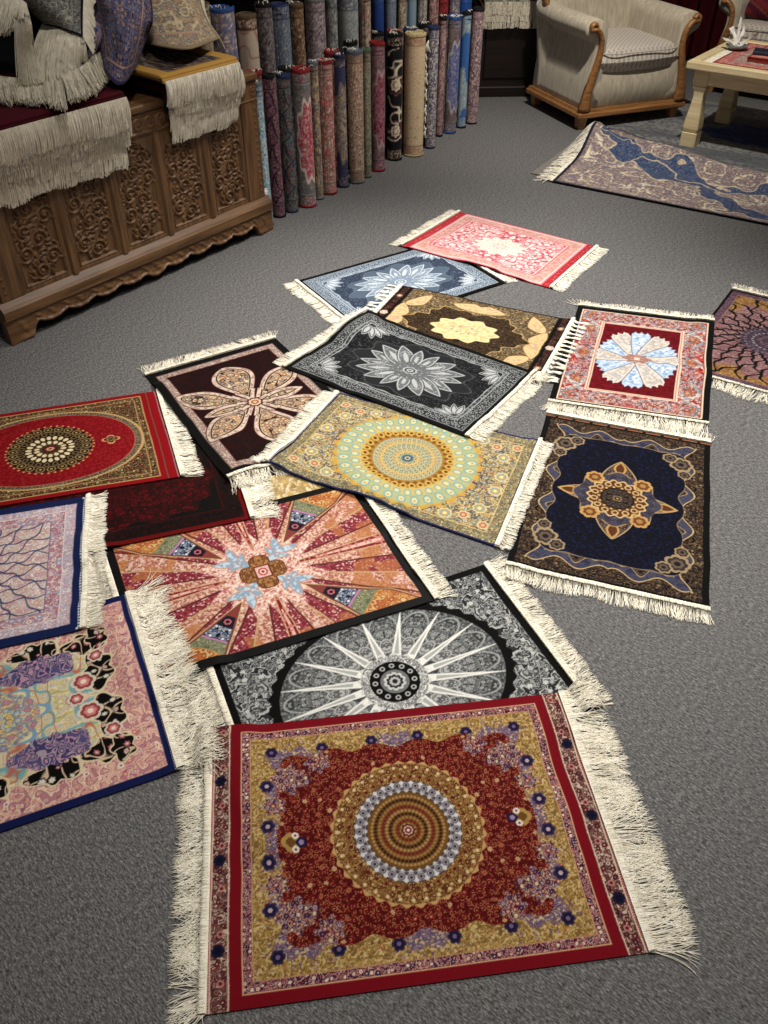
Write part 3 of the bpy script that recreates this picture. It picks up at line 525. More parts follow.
def p_garden(X, Y, a, b):
    c = Cv(X, Y, (30, 40, 92)); AX, AY = np.abs(X), np.abs(Y); d, s = frame(X, Y, a, b)
    c.fill(S(np.abs(a-AX-.004)-.0016)*S(np.abs(per(Y, .006))-.002), (226, 226, 230))
    m = S(.017-d); c.fill(m, (214, 168, 148)); c.dense(m, .011, 3, [(220, 176, 156), (206, 150, 140), (176, 116, 130), (226, 196, 170)], (150, 84, 110), AX, AY); c.flor(m, .022, 5, [(120, 76, 120), (206, 110, 110), (226, 206, 186)], None, .2, .38, X=AX, Y=AY, dens=.5)
    fd = rbox(X, Y, a-.085, b-.085, .03)+.014*np.cos(AX*55)*np.cos(AY*50); f = S(fd); c.fill(S(fd-.005), (206, 180, 140)); c.fill(f, (208, 190, 142))
    c.dense(f, .012, 8, [(228, 216, 176), (200, 190, 120), (216, 196, 160), (176, 196, 196), (222, 186, 166)], (160, 150, 120), AX, AY); c.flor(f, .028, 8, [(226, 214, 170), (140, 172, 186), (196, 130, 120)], None, .2, .4, X=AX, Y=AY, dens=.6); c.vine(f, .03, 6, (110, 170, 180), .06, X=AX, Y=AY); c.vine(f, .024, 7, (190, 110, 90), .035, X=AX, Y=AY)
    # black cartouches with blossoms along the border
    for cx, cy, rx, ry in ((a-.095, .06, .026, .05), (a-.11, b-.1, .045, .026), (.12, b-.085, .05, .022), (0., b-.09, .04, .02), (a-.085, .15, .02, .03)):
        e = np.hypot((AX-cx)/rx, (AY-cy)/ry)+.18*np.cos(5*np.arctan2(AY-cy, AX-cx)); mm = S((e-1)*rx); c.fill(S((e-1.15)*rx), (214, 196, 160)); c.fill(mm, (11, 9, 13)); c.vine(mm, .02, 3, (206, 180, 150), .06, X=AX, Y=AY); c.flor(mm, .026, int(cx*997), [(226, 196, 176), (190, 100, 106), (206, 206, 190)], (26, 22, 30), .25, .42, X=AX, Y=AY, under=False)
    e = np.hypot((AX-.12)/.075, (AY-.105)/.036)+.1*np.cos(7*np.arctan2(AY-.105, AX-.12)); mm = S((e-1)*.036); c.fill(mm, (104, 92, 136)); c.dense(mm, .010, 5, [(200, 150, 166), (92, 86, 134), (180, 160, 170), (70, 66, 116)], (84, 64, 104), X, Y)
    for cx, cy, R in ((.20, .04, .026), (.235, .1, .018), (.18, .0, .018)):
        c.motif(S(np.hypot(AX-cx, AY-cy)-.04), AX-cx, AY-cy, R, 6, [(206, 196, 176), (160, 70, 76), (206, 130, 124), (226, 206, 190)])
    el = np.hypot(X/1.4, Y); th = np.arctan2(Y, X/1.4); c.fill(S(el-.082-.012*np.cos(8*th)), (120, 160, 190)); c.fill(S(el-.074-.012*np.cos(8*th)), (214, 206, 160)); c.flor(S(el-.078), .02, 11, [(150, 180, 200), (226, 200, 100), (206, 130, 140), (150, 140, 180)], (130, 120, 120), X=AX, Y=AY)
    return c.C
def p_gold(X, Y, a, b):
    c = Cv(X, Y, (26, 20, 18)); d, s = frame(X, Y, a, b); m = S(.012-d); c.fill(m, (214, 196, 150)); c.flor(m, .034, 3, [(196, 160, 84), (226, 210, 170), (150, 120, 70)], (170, 140, 90), X=np.abs(X), Y=np.abs(Y)); return c.C
def p_blueflow(X, Y, a, b):
    c = Cv(X, Y, (24, 26, 44)); AX, AY = np.abs(X), np.abs(Y); d, s = frame(X, Y, a, b); m = S(.014-d); c.fill(m, (150, 136, 136))
    c.flor(m, .032, 3, [(176, 156, 140), (116, 110, 124), (150, 120, 120), (196, 176, 150)], (104, 92, 98)); c.speck(m, .006, 6, (96, 84, 84), .56, .8)
    t, v = X/(2*a)+.5, .5-Y/(2*b)*-1; wob = (fbm(X/.11, Y/.11, 21, 3)-.5)*.30
    c.flor(S(.035-d), .030, 13, [(190, 172, 150), (136, 128, 138), (170, 144, 140), (206, 190, 166)], (104, 92, 96)); c.vine(S(.035-d), .05, 14, (214, 202, 180), .06); c.vine(S(.035-d), .035, 24, (120, 108, 120), .05); c.curls(S(.06-d), .07, 8, (84, 78, 90), .08, 1.6)
    for k, (v0, sl, wd) in enumerate(((.74, -1.12, .085), (1.02, -.42, .04), (.62, -.28, .03), (1.35, -1.1, .06))):
        q = np.abs(v-(v0+sl*t+.05*np.sin(t*22+k))+wob)-wd*(.8+.4*np.sin(t*31+k*2)); c.fill(S(.05-d)*S(q-.022, .004), (208, 192, 164)); c.fill(S(.05-d)*S(q-.012, .004), (84, 84, 100)); g = S(.05-d)*S(q, .004); c.fill(g, (50, 66, 102)); c.dense(g, .014, 3, [(58, 76, 114), (42, 56, 90), (84, 98, 126)], (40, 52, 84)); c.curls(g, .05, 6, (120, 124, 140), .07, 1.4)
    return c.C
def p_washed(X, Y, a, b):
    c = Cv(X, Y, (96, 98, 102)); n = fbm(X/.5, Y/.12, 3, 4); c.fill(S(.5-n, .06), (130, 130, 130)); c.speck(1+0*X, .012, 4, (70, 74, 84), .55, .6); n2 = np.hypot((X+a-.95)/.5, (Y+b-.56)/.17)+(fbm(X/.12, Y/.06, 8, 3)-.5)*.9; bl = S(n2-1, .12); c.fill(bl, (40, 66, 136), .85); c.speck(bl, .03, 9, (26, 42, 92), .5, .7); d, s = frame(X, Y, a, b); c.fill(S(d-.05), (120, 116, 112)); return c.C
def p_salmon(X, Y, a, b):
    c = Cv(X, Y, (150, 60, 56)); AX, AY = np.abs(X), np.abs(Y); d, s = frame(X, Y, a, b); m = S(.01-d); c.fill(m, (206, 120, 106)); c.flor(m, .026, 4, [(226, 180, 160), (176, 70, 66), (150, 150, 160)], (170, 80, 74), X=AX, Y=AY); f = S(.07-d); c.fill(f, (170, 166, 150)); c.flor(f, .03, 6, [(206, 200, 180), (196, 110, 96), (120, 130, 140)], (140, 120, 110), X=AX, Y=AY); return c.C

# ------------------------------------------------------------------ the setting
def struct(o): o['kind'] = 'structure'; return o
struct(box('floor', -3.2, 4.0, -.6, 6.7, -.05, 0, FLOOR, bev=0))
struct(box('wall_back', -3.2, 4.0, 6.7, 6.8, 0, 3.0, WALL, bev=0))
struct(box('wall_left', -3.3, -3.2, -.6, 6.7, 0, 3.0, WALL, bev=0))
struct(box('wall_right', 4.0, 4.1, -.6, 6.7, 0, 3.0, WALL, bev=0))

# ------------------------------------------------------------------ carpets lying on the floor, draped over one another
HX0, HY0, HC = -2.4, .1, .004
HF = np.zeros((int(6.2/HC), int(4.9/HC)), np.float32)      # height of whatever lies on the floor so far
def hidx(x, y):
    return (np.clip(((np.asarray(y)-HY0)/HC).astype(int), 0, HF.shape[0]-1), np.clip(((np.asarray(x)-HX0)/HC).astype(int), 0, HF.shape[1]-1))
def hsplat(x, y, z):
    i, j = hidx(x, y); np.maximum.at(HF, (i.ravel(), j.ravel()), np.asarray(z, np.float32).ravel())
def hget(x, y): return HF[hidx(x, y)]
def maxf(A, k):
    for ax in (0, 1):
        P = np.pad(A, [(k, k) if q == ax else (0, 0) for q in (0, 1)], mode='edge'); n = A.shape[ax]
        A = np.max([np.take(P, np.arange(o, o+n), axis=ax) for o in range(2*k+1)], axis=0)
    return A
def blur(A, k):
    for ax in (0, 1):
        P = np.pad(A, [(k, k) if q == ax else (0, 0) for q in (0, 1)], mode='edge'); n = A.shape[ax]
        A = np.mean([np.take(P, np.arange(o, o+n), axis=ax) for o in range(2*k+1)], axis=0)
    return A
def bil(A, u, v):
    n, m = A.shape; x = np.clip(u, 0, 1)*(n-1); y = np.clip(v, 0, 1)*(m-1); i = np.minimum(x.astype(int), n-2); j = np.minimum(y.astype(int), m-2); f, g = x-i, y-j
    return A[i, j]*(1-f)*(1-g)+A[i+1, j]*f*(1-g)+A[i, j+1]*(1-f)*g+A[i+1, j+1]*f*g
def strands(root0, root1, out, L, n, z0, seed, wild=.25, rad=.0009, tassel=0, curl=.3, droop=True, lay=.0025, k=9, splat=True):
    """fringe strands lying from the edge root0-root1 in direction out; returns tube verts, quads"""
    rg = np.random.default_rng(seed)
    root0, root1, out = np.array(root0[:2]), np.array(root1[:2]), np.array(out[:2]); ed = root1-root0; W = np.linalg.norm(ed); ed = ed/W
    t = (np.arange(n)+rg.random(n))/n
    clump = (fbm(t*W/.035, t*0+.5, seed, 2)-.5)*2
    ang = clump*wild*1.5+rg.normal(0, wild*.5, n); Ls = L*(.82+.35*fbm(t*W/.05, t*0+3.5, seed+3, 2)-.15*rg.random(n)**2)
    if tassel:
        c = (np.floor(t*tassel)+.5)/tassel
    s = np.linspace(0, 1, k)
    a = ang[:, None]+(curl*rg.normal(0, 1, n)+clump*curl*.6)[:, None]*s[None]**1.5
    dx = np.cos(a)*(Ls/(k-1))[:, None]; dy = np.sin(a)*(Ls/(k-1))[:, None]
    fx = np.concatenate([np.zeros((n, 1)), np.cumsum(dx[:, :-1], 1)], 1); fy = np.concatenate([np.zeros((n, 1)), np.cumsum(dy[:, :-1], 1)], 1)
    if tassel:
        fx = Ls.mean()*s[None]*(1+.05*rg.normal(0, 1, n))[:, None]; tw = W/tassel
        off = (t-c)*W; sh = np.interp(s, [0, .3, .45, .7, 1], [1, .55, .16, .3, .5]); fy = off[:, None]*sh[None]*1.05-off[:, None]+(np.random.default_rng(seed+9).normal(0, .35, tassel)[np.floor(t*tassel).astype(int)])[:, None]*tw*np.maximum(0, s-.4)[None]
    x = (root0[0]+ed[0]*t*W)[:, None]+out[0]*fx+ed[0]*fy; y = (root0[1]+ed[1]*t*W)[:, None]+out[1]*fx+ed[1]*fy
    h = np.max([hget(x+ox, y+oy) for ox, oy in ((0, 0), (.006, 0), (-.006, 0), (0, .006), (0, -.006), (.009, .009), (-.009, .009), (.009, -.009), (-.009, -.009))], axis=0)+rad*1.5+lay*rg.random((n, 1))*np.minimum(1, s*3)[None]+rg.random((n, 1))*.0004
    zr = z0(t)[:, None] if callable(z0) else z0
    z = np.maximum(h, zr*(1-s[None]*2.2)+h*0) if droop else h
    P = np.stack([x, y, z], -1); R = np.full((n, k), rad); R[:, -1] *= .5
    if splat:
        for f in (0, .25, .5, .75): hsplat(x[:, :-1]*(1-f)+x[:, 1:]*f, y[:, :-1]*(1-f)+y[:, 1:]*f, z[:, :-1]*(1-f)+z[:, 1:]*f+rad)
    return tubes(P, R, 3)
RUG_T = .0038
def lay_rug(label, corners, pat, dx, fr='ends', L=.05, n=260, wild=.25, rad=.0009, seed=1, mat=PILE, sides=(1, 1), tassel=0, wave=.001, half=None, curl=.3, group='small patterned carpets spread on the floor', ns=None, tone=(.79, .95)):
    """corners TL, TR, BR, BL on the floor; fringes on the left/right ends ('ends') or top/bottom ('tb')"""
    TL, TR, BR, BL = [np.array(p[:2], float) for p in corners]
    a = (np.linalg.norm(TR-TL)+np.linalg.norm(BR-BL))/4; b = (np.linalg.norm(BL-TL)+np.linalg.norm(BR-TR))/4
    if half: a_, b_ = half
    else: a_, b_ = a, b
    def surf(u, v): return ((1-u)*(1-v))[..., None]*TL+(u*(1-v))[..., None]*TR+(u*v)[..., None]*BR+((1-u)*v)[..., None]*BL
    nc, mc = int(2*a/.005)+2, int(2*b/.005)+2
    U, V = np.meshgrid(np.linspace(-.015, 1.015, nc), np.linspace(-.015, 1.015, mc), indexing='ij'); P = surf(U, V)
    H = blur(blur(maxf(hget(P[..., 0], P[..., 1]), 5), 2), 2)+.0007
    nu, nv = int(2*a/dx), int(2*b/dx)
    U, V = np.meshgrid(np.linspace(0, 1, nu), np.linspace(0, 1, nv), indexing='ij'); P = surf(U, V)
    X, Y = (U-.5)*2*a_, (V-.5)*2*b_
    z = bil(H, (U+.015)/1.03, (V+.015)/1.03)+RUG_T+wave*(fbm(X/.12+seed, Y/.12, seed, 2))
    # edges that are cut by hand, never quite straight
    e = .0022*(fbm(Y/.09, X/.3+seed, seed+4, 2)-.5)*2
    P = P+e[..., None]*(TR-TL)/np.linalg.norm(TR-TL)
    C = pat(X, Y, a_, b_); C = (C.mean(-1, keepdims=True)*(1-tone[0])+C*tone[0])*tone[1]*(1+.10*(hsh(np.arange(nu*nv), np.arange(nu*nv)*3, seed).reshape(nu, nv, 1)-.5))
    C = np.clip((C-120)*1.16+111, 3, 255)
    base = surf(np.array(.5), np.array(.5)); root = thing('patterned_carpet', label, 'carpet', (base[0], base[1], float(z.min()-RUG_T)), 0, group)
    o3 = np.array([base[0], base[1], float(z.min()-RUG_T)])
    G = np.concatenate([P, z[..., None]], -1)
    rim = np.concatenate([np.arange(nu)*nv, (nu-1)*nv+np.arange(1, nv), (np.arange(nu-2, -1, -1))*nv+nv-1, np.arange(nv-2, 0, -1)])
    G2 = G.reshape(-1, 3); low = G2[rim]-[0, 0, RUG_T*.9]; k0 = len(G2); nr = len(rim); r2 = np.roll(np.arange(nr), -1)
    Q = np.concatenate([gridq(nu, nv)[:, ::-1], np.stack([rim, rim[r2], k0+r2, k0+np.arange(nr)], -1)])
    npmesh('pile', np.concatenate([G2, low])-o3, Q, mat, root, np.concatenate([C.reshape(-1, 3), C.reshape(-1, 3)[rim]*.9]))
    hsplat(G[..., 0], G[..., 1], z)
    ends = [((TL, BL), (TL-TR), 0), ((TR, BR), (TR-TL), 1)] if fr == 'ends' else [((TL, TR), (TL-BL), 0), ((BL, BR), (BL-TL), 1)]
    for (p, q), out, w_ in ends:
        if not sides[w_]: continue
        out = out/np.linalg.norm(out); ezi = z[0 if w_ == 0 else -1] if fr == 'ends' else z[:, 0 if w_ == 0 else -1]
        zf = lambda t: np.interp(t, np.linspace(0, 1, len(ezi)), ezi)-.002
        LL = L[w_] if isinstance(L, (tuple, list)) else L; nn = int((ns[w_] if ns else n)*1.45); ww = wild[w_] if isinstance(wild, (tuple, list)) else wild
        V1, Q1 = strands(p-out*.002, q-out*.002, out, LL, nn, zf, seed*10+w_, ww, rad, tassel, curl)
        V2, Q2 = strands(p-out*.002, q-out*.002, out, min(.014, LL*.3), int(nn*1.1), zf, seed*10+5+w_, .03, rad*1.3, 0, .05, k=4)
        npmesh('fringe', np.concatenate([V1, V2])-o3, np.concatenate([Q1, Q2+len(V1)]), FRINGE, root)
    return root
F_ = lambda *p: at(*p)[:2]
def rect(p, ud, lu, lv):   # corner TL, direction of u (floor), lengths; v turns clockwise seen from above
    ud = np.array(ud, float)/np.linalg.norm(ud); vd = np.array([ud[1], -ud[0]]); p = np.array(p, float); return [p, p+ud*lu, p+ud*lu+vd*lv, p+vd*lv]
lay_rug('mauve carpet with black spiralling lattice, at the right edge of the photo', [(1.28, 2.923), (1.662, 2.685), (1.301, 2.131), (.919, 2.369)], p_dusk, .002, 'tb', .07, 220, .4, seed=13, tone=(.72, .78))
lay_rug('red-bordered carpet with a pale blue and cream twelve-petal flower on burgundy', [F_(578, 307), F_(713.6, 324), F_(708.4, 425), F_(548, 402)], p_daisy, .0018, 'tb', .06, 260, .35, seed=3, tone=(.88, .92))
lay_rug('blue-grey carpet with a pale blue leaf medallion, tucked under the pink carpet', [(-.327, 2.994), (.213, 3.359), (.452, 2.977), (-.088, 2.612)], p_bluegrey, .002, 'ends', .062, 240, .25, seed=8)
lay_rug('pink and white floral carpet with red end strips, farthest of the small floor carpets', [F_(460, 213), F_(596, 247.5), F_(549.4, 289), F_(401.5, 247.5)], p_pink, .0021, 'ends', .06, 260, .3, seed=6)
tl, tr, br = F_(403, 288), F_(572, 321.6), F_(542, 374); vd = (br-tr)/np.linalg.norm(br-tr)
lay_rug('brown and gold carpet with a cream medallion on dark brown and knotted tassels', [tl, tr, tr+vd*.44, tl+vd*.44], p_brown, .0019, 'ends', .062, 420, .2, seed=9, tassel=15)
lay_rug('black and white sunburst oval carpet, half under the crimson front carpet', [(-.372, 1.176), F_(483.6, 566), (.416, 1.046), (-.192, .764)], p_mono, .0014, 'ends', .06, 330, .25, seed=11)
lay_rug('cream and gold carpet of which only a corner shows between the star and burgundy carpets', [(-.66, 1.66), (-.09, 1.90), (.04, 1.60), (-.53, 1.36)], p_gold, .004, 'ends', .045, 100, .2, seed=16, sides=(0, 0))
lay_rug('salmon and crimson carpet with an eight-armed star burst and black edge', [(-.685, 1.525), (-.082, 1.776), F_(435, 603), (-.482, 1.09)], p_star, .0014, 'ends', .055, 300, .2, seed=10, mat=SILK, tone=(.74, .95))
lay_rug('dark crimson carpet with near-black pattern, beneath the bright red oval carpet', [(-1.089, 1.841), (-.471, 2.042), (-.332, 1.614), (-.95, 1.413)], p_darkred, .0025, 'ends', .085, 330, .6, rad=.001, seed=12, curl=.6, sides=(0, 1))
lay_rug('bright red carpet with an oval field and round black and gold medallion', [(-1.318, 2.04), (-.695, 2.226), (-.54, 1.793), (-1.166, 1.618)], p_oval, .0017, 'ends', .06, 260, .3, seed=14)
lay_rug('burgundy carpet with a large cream eight-petal flower and black edge', [(-.749, 2.314), (-.363, 2.554), (-.029, 2.012), (-.415, 1.772)], p_petals, .0018, 'tb', .066, 270, (.4, .6), seed=7, curl=.4)
lay_rug('navy carpet with a gold-ringed pointed medallion and black floral border', [F_(546, 415), F_(710, 445), F_(709, 611), F_(505.5, 566)], p_navy, .0014, 'tb', .055, 300, .25, seed=2, tone=(.84, .86))
lay_rug('gold and turquoise carpet with a ringed round sun medallion and navy edge', [F_(339, 395.6), F_(539, 442.5), F_(495, 548), F_(269, 470)], p_sun, .0015, 'ends', (.06, .045), 280, .15, seed=5)
lay_rug('charcoal grey carpet with a pale leaf medallion and black edge', [F_(368, 316.5), F_(533.7, 374.5), F_(465, 439), F_(284.5, 370)], p_charcoal, .0017, 'ends', .06, 260, .15, seed=4)
lay_rug('crimson carpet with a round gold medallion and gold border, nearest the camera', [F_(213.4, 733), F_(558, 695.6), F_(649, 953.5), F_(205.6, 1016)], p_front, .00125, 'ends', (.064, .088), 560, (.65, .3), seed=1, rad=.00085, curl=.55)
lay_rug('multicoloured cream garden carpet with black cartouches and navy edge, lower left', [(-1.189, 1.09), (-.582, 1.347), (-.384, .902), (-.991, .645)], p_garden, .0013, 'ends', .095, 460, .55, seed=17, curl=.8, tone=(.8, .97))
lay_rug('pale pink lattice carpet with blue edge stripe, at the left edge of the photo', [(-1.396, 1.546), (-.769, 1.709), (-.658, 1.247), (-1.278, 1.052)], p_pale, .0016, 'ends', .056, 380, .2, seed=15)

# ------------------------------------------------------------------ carved chest (local x along its front, y to the back)
CP0, CP1 = np.array([-1.231, 2.53]), np.array([-.487, 3.492]); CL = float(np.linalg.norm(CP1-CP0)); CD = (CP1-CP0)/CL; CB = np.array([-CD[1], CD[0]])
CRZ = math.atan2(CD[1], CD[0]); CH, DEP = .604, .56
def cw(s, dback, z): p = CP0+CD*s+CB*dback; return np.array([p[0], p[1], z])
chest = thing('carved_chest', 'long carved wooden chest with panelled front and scalloped base, left of the rolls', 'chest', (CP0[0], CP0[1], 0), CRZ)
box('carcass', .012, CL-.012, .03, DEP-.01, .06, .575, CHESTW, chest, .003)
box('lid', -.008, CL+.008, -.012, DEP, .578, CH, CHESTW, chest, .008, 3, True)
bm = bmesh.new(); prof = [(-.022, .088), (-.022, .118), (-.014, .128), (-.006, .136), (.0, .142), (.03, .142), (.03, .088)]
add_loft(bm, [[(x, y, z) for y, z in prof] for x in (-.018, CL+.018)]); bmobj('base_moulding', bm, CHESTW, chest)
# scalloped apron with a running leaf carving
n = 320; xs = np.linspace(-.018, CL+.018, n); mid = CL/2
def scal(x):
    t = (x+.018)/(CL+.036); e = min(t, 1-t)*(CL+.036)
    if e < .085: return .0
    u = e-.085
    if u < .03: return .048*math.sin(u/.03*PI/2)
    return .048-.016*abs(math.sin((e-.115)*PI/.115))-.01*math.exp(-((t-.5)/.05)**2)
zb = np.array([scal(x) for x in xs]); m = 26; V = np.zeros((n, m, 3))
for j in range(m):
    f = j/(m-1); z = zb+(.090-zb)*f; V[:, j, 0] = xs; V[:, j, 2] = z
    h = .004*np.maximum(0, np.sin(xs*2*PI/.0575+6*f))*np.sin(PI*f)+.007*np.exp(-((f-.12)/.10)**2)+.003*np.maximum(0, np.cos(xs*2*PI/.029-5*f))*(f < .5)
    V[:, j, 1] = -.014-h*(np.minimum(1, np.maximum(0, (np.minimum(xs+.018, CL+.018-xs)-.03)/.02)))
back = V.copy(); back[:, :, 1] = .02; q = gridq(n, m); Vv = np.concatenate([V.reshape(-1, 3), back.reshape(-1, 3)])
lo = np.arange(n-1)*m; e = np.stack([lo, lo+m, lo+m+n*m, lo+n*m], -1)
npmesh('scalloped_apron', Vv, np.concatenate([q, q[:, ::-1]+n*m, e, [[0, n*m, n*m+m-1, m-1]], [[(n-1)*m, (n-1)*m+m-1, n*m+n*m-1, n*m+(n-1)*m]]]), CHESTW, chest)
for x0 in (-.012, CL-.075): box('foot', x0, x0+.087, .40, .54, 0, .09, CHESTW, chest, .004)
# left and right ends
for x0 in (-.004, CL-.008): box('end_panel', x0, x0+.012, .03, DEP-.02, .14, .575, CHESTV, chest, .002)
# panels carved in relief
def carved(seed, Wp, Hp, nx=110, nz=200):
    X, Z = np.meshgrid(np.linspace(-Wp/2, Wp/2, nx), np.linspace(0, Hp, nz), indexing='ij'); H = np.zeros_like(X)
    def stamp(px, pz, r, h):
        d = np.hypot(X-px, Z-pz); np.maximum(H, h*np.sqrt(np.clip(1-(d/r)**2, 0, 1)), out=H)
    def stroke(pts, r0, r1, h):
        k = len(pts)
        for i, (a, c) in enumerate(pts): stamp(a, c, r0+(r1-r0)*i/k, h)
    rg = random.Random(seed); sg = 1 if seed % 2 else -1
    stem = [(sg*.028*math.sin(t*2*PI/.19+.4)*(1 if t < Hp*.75 else 1), t) for t in np.linspace(.03, Hp-.045, 90)]
    stroke(stem, .006, .0045, .008)
    for i, z0 in enumerate(np.arange(.038, Hp-.045, .034)):
        sd = sg*(1 if i % 2 else -1); x0 = sg*.028*math.sin(z0*2*PI/.19+.4); cx = max(-Wp/2+.043, min(Wp/2-.043, x0+sd*.034)); cz = z0+.012; R0 = .031
        sp = lambda t: (cx+R0*(1-t*.88)*math.cos(PI*(.5-sd*.5)+sd*t*3.3*PI), cz+R0*(1-t*.88)*math.sin(PI*(.5-sd*.5)+t*3.3*PI))
        stroke([sp(t) for t in np.linspace(0, 1, 80)], .0050, .0034, .0092); stamp(cx, cz, .008, .0115)
        for k in range(7):           # acanthus leaves round each scroll
            an = -.6+k*.62+rg.random()*.3; lx, lz = cx+sd*R0*math.cos(an), cz+R0*math.sin(an); ln = .020+.008*rg.random()
            stroke([(lx+sd*ln*t*math.cos(an+t*1.1), lz+ln*t*math.sin(an+t*1.1)) for t in np.linspace(0, 1, 16)], .0072, .002, .0078)
            stroke([(lx+sd*ln*.7*t*math.cos(an-.7+t), lz+ln*.7*t*math.sin(an-.7+t)) for t in np.linspace(0, 1, 12)], .005, .002, .006)
    # arched border of the panel
    e = Wp/2-.010-np.abs(X); zt = Hp-.016-Z-.035*(np.abs(X)/(Wp/2))**2*2; zbm = Z-.012
    dd = np.minimum(np.minimum(e, zt), zbm); H = np.where(dd < 0, .009, H); H = np.maximum(H, .010*np.exp(-((dd-.004)/.0035)**2))
    H += .0008*(fbm(X/.006, Z/.006, seed, 2)-.5)
    return X, Z, H
stiles = [0, .072]; PX = np.linspace(.072, CL-.072, 6); SW = .03
for i in range(5):
    x0, x1 = PX[i]+SW/2, PX[i+1]-SW/2; X, Z, H = carved(i+3, x1-x0, .365); nx, nz = X.shape
    V = np.stack([X+(x0+x1)/2, .012-H, Z+.142], -1).reshape(-1, 3); npmesh('carved_panel', V, gridq(nx, nz), CHESTV, chest)
for i in range(6):
    if i in (0, 5):
        xa, xb = (.0, PX[0]+SW/2) if i == 0 else (PX[5]-SW/2, CL)
        bm = bmesh.new(); add_box(bm, xa, xb, -.002, .035, .142, .578, .003)
        for k in range(16):
            zc = .17+k*.024; g = bmesh.ops.create_uvsphere(bm, u_segments=8, v_segments=5, radius=.006); xc = xa+.018 if i == 0 else xb-.018
            for v in g['verts']: v.co = Vector((v.co.x+xc, v.co.y*.6-.002, v.co.z+zc))
        bmobj('corner_stile', bm, CHESTV, chest)
        continue
    bm = bmesh.new(); xa, xb = PX[i]-SW/2, PX[i]+SW/2; add_loft(bm, [[(xa, .03, z), (xa, .002, z), (xa+.007, -.006, z), (xb-.007, -.006, z), (xb, .002, z), (xb, .03, z)] for z in (.142, .508)]); bmobj('stile', bm, CHESTV, chest)
n, m = 500, 24; X, Z = np.meshgrid(np.linspace(.0, CL, n), np.linspace(0, .07, m), indexing='ij'); P_ = .05; u = per(X, P_); rr = np.hypot(u, Z-.035); H = .006*np.exp(-((rr-.017)/.004)**2)+.006*np.exp(-(rr/.006)**2)+.004*np.abs(np.cos(3*np.arctan2(Z-.035, u)))*(rr < .014)+.007*(np.exp(-((Z-.004)/.005)**2)+np.exp(-((Z-.066)/.005)**2))
npmesh('frieze_rail', np.stack([X, .002-H, Z+.508], -1).reshape(-1, 3), gridq(n, m), CHESTW, chest)

# ------------------------------------------------------------------ folded carpets stacked on the chest with their fringes hanging over the front
def hang_strands(s0, s1, off, zt, L, n, seed, rad=.0011, wild=.06, k=7, flare=.012, back=.0):
    rg = np.random.default_rng(seed); t = (np.arange(n)+rg.random(n))/n; s = s0+(s1-s0)*t
    cl = fbm(t*(s1-s0)/.03, t*0+.3, seed, 2)-.5; f = np.linspace(0, 1, k)
    LL = L*(.86+.3*fbm(t*(s1-s0)/.05, t*0+4.3, seed+2, 2)-.12*rg.random(n)**2)
    sx = s[:, None]+(cl*wild*1.5+rg.normal(0, wild*.5, n))[:, None]*LL[:, None]*f[None]**1.3
    arc = np.minimum(f*2.5, 1)
    o = off+(flare*np.sin(f*PI*.62+.25))[None]*(.8+.4*rg.random(n))[:, None]-.010*f[None]**2+.005*cl[:, None]*f[None]; z = zt-LL[:, None]*(f[None]**1.05)
    B = CP0[None, None]+CD*sx[..., None]-CB*o[..., None]
    return np.concatenate([B, z[..., None]], -1), np.full((n, k), rad)
def p_simple(base, cols, out, sc=.03, seed=3, edge=None, ew=.02):
    def f(X, Y, a, b):
        c = Cv(X, Y, edge or base); d, s = frame(X, Y, a, b); m = S(ew-d); c.fill(m, base)
        if cols: c.flor(m*S(d-ew-.05), sc*.8, seed, cols, out, X=np.abs(X), Y=np.abs(Y)); c.fill(band(d, ew+.05, ew+.056), cols[0]); c.flor(S(ew+.058-d), sc, seed+1, cols, out, X=np.abs(X), Y=np.abs(Y)); c.vine(S(ew+.058-d), sc*1.2, seed+2, cols[-1], .05)
        return c.C
    return f
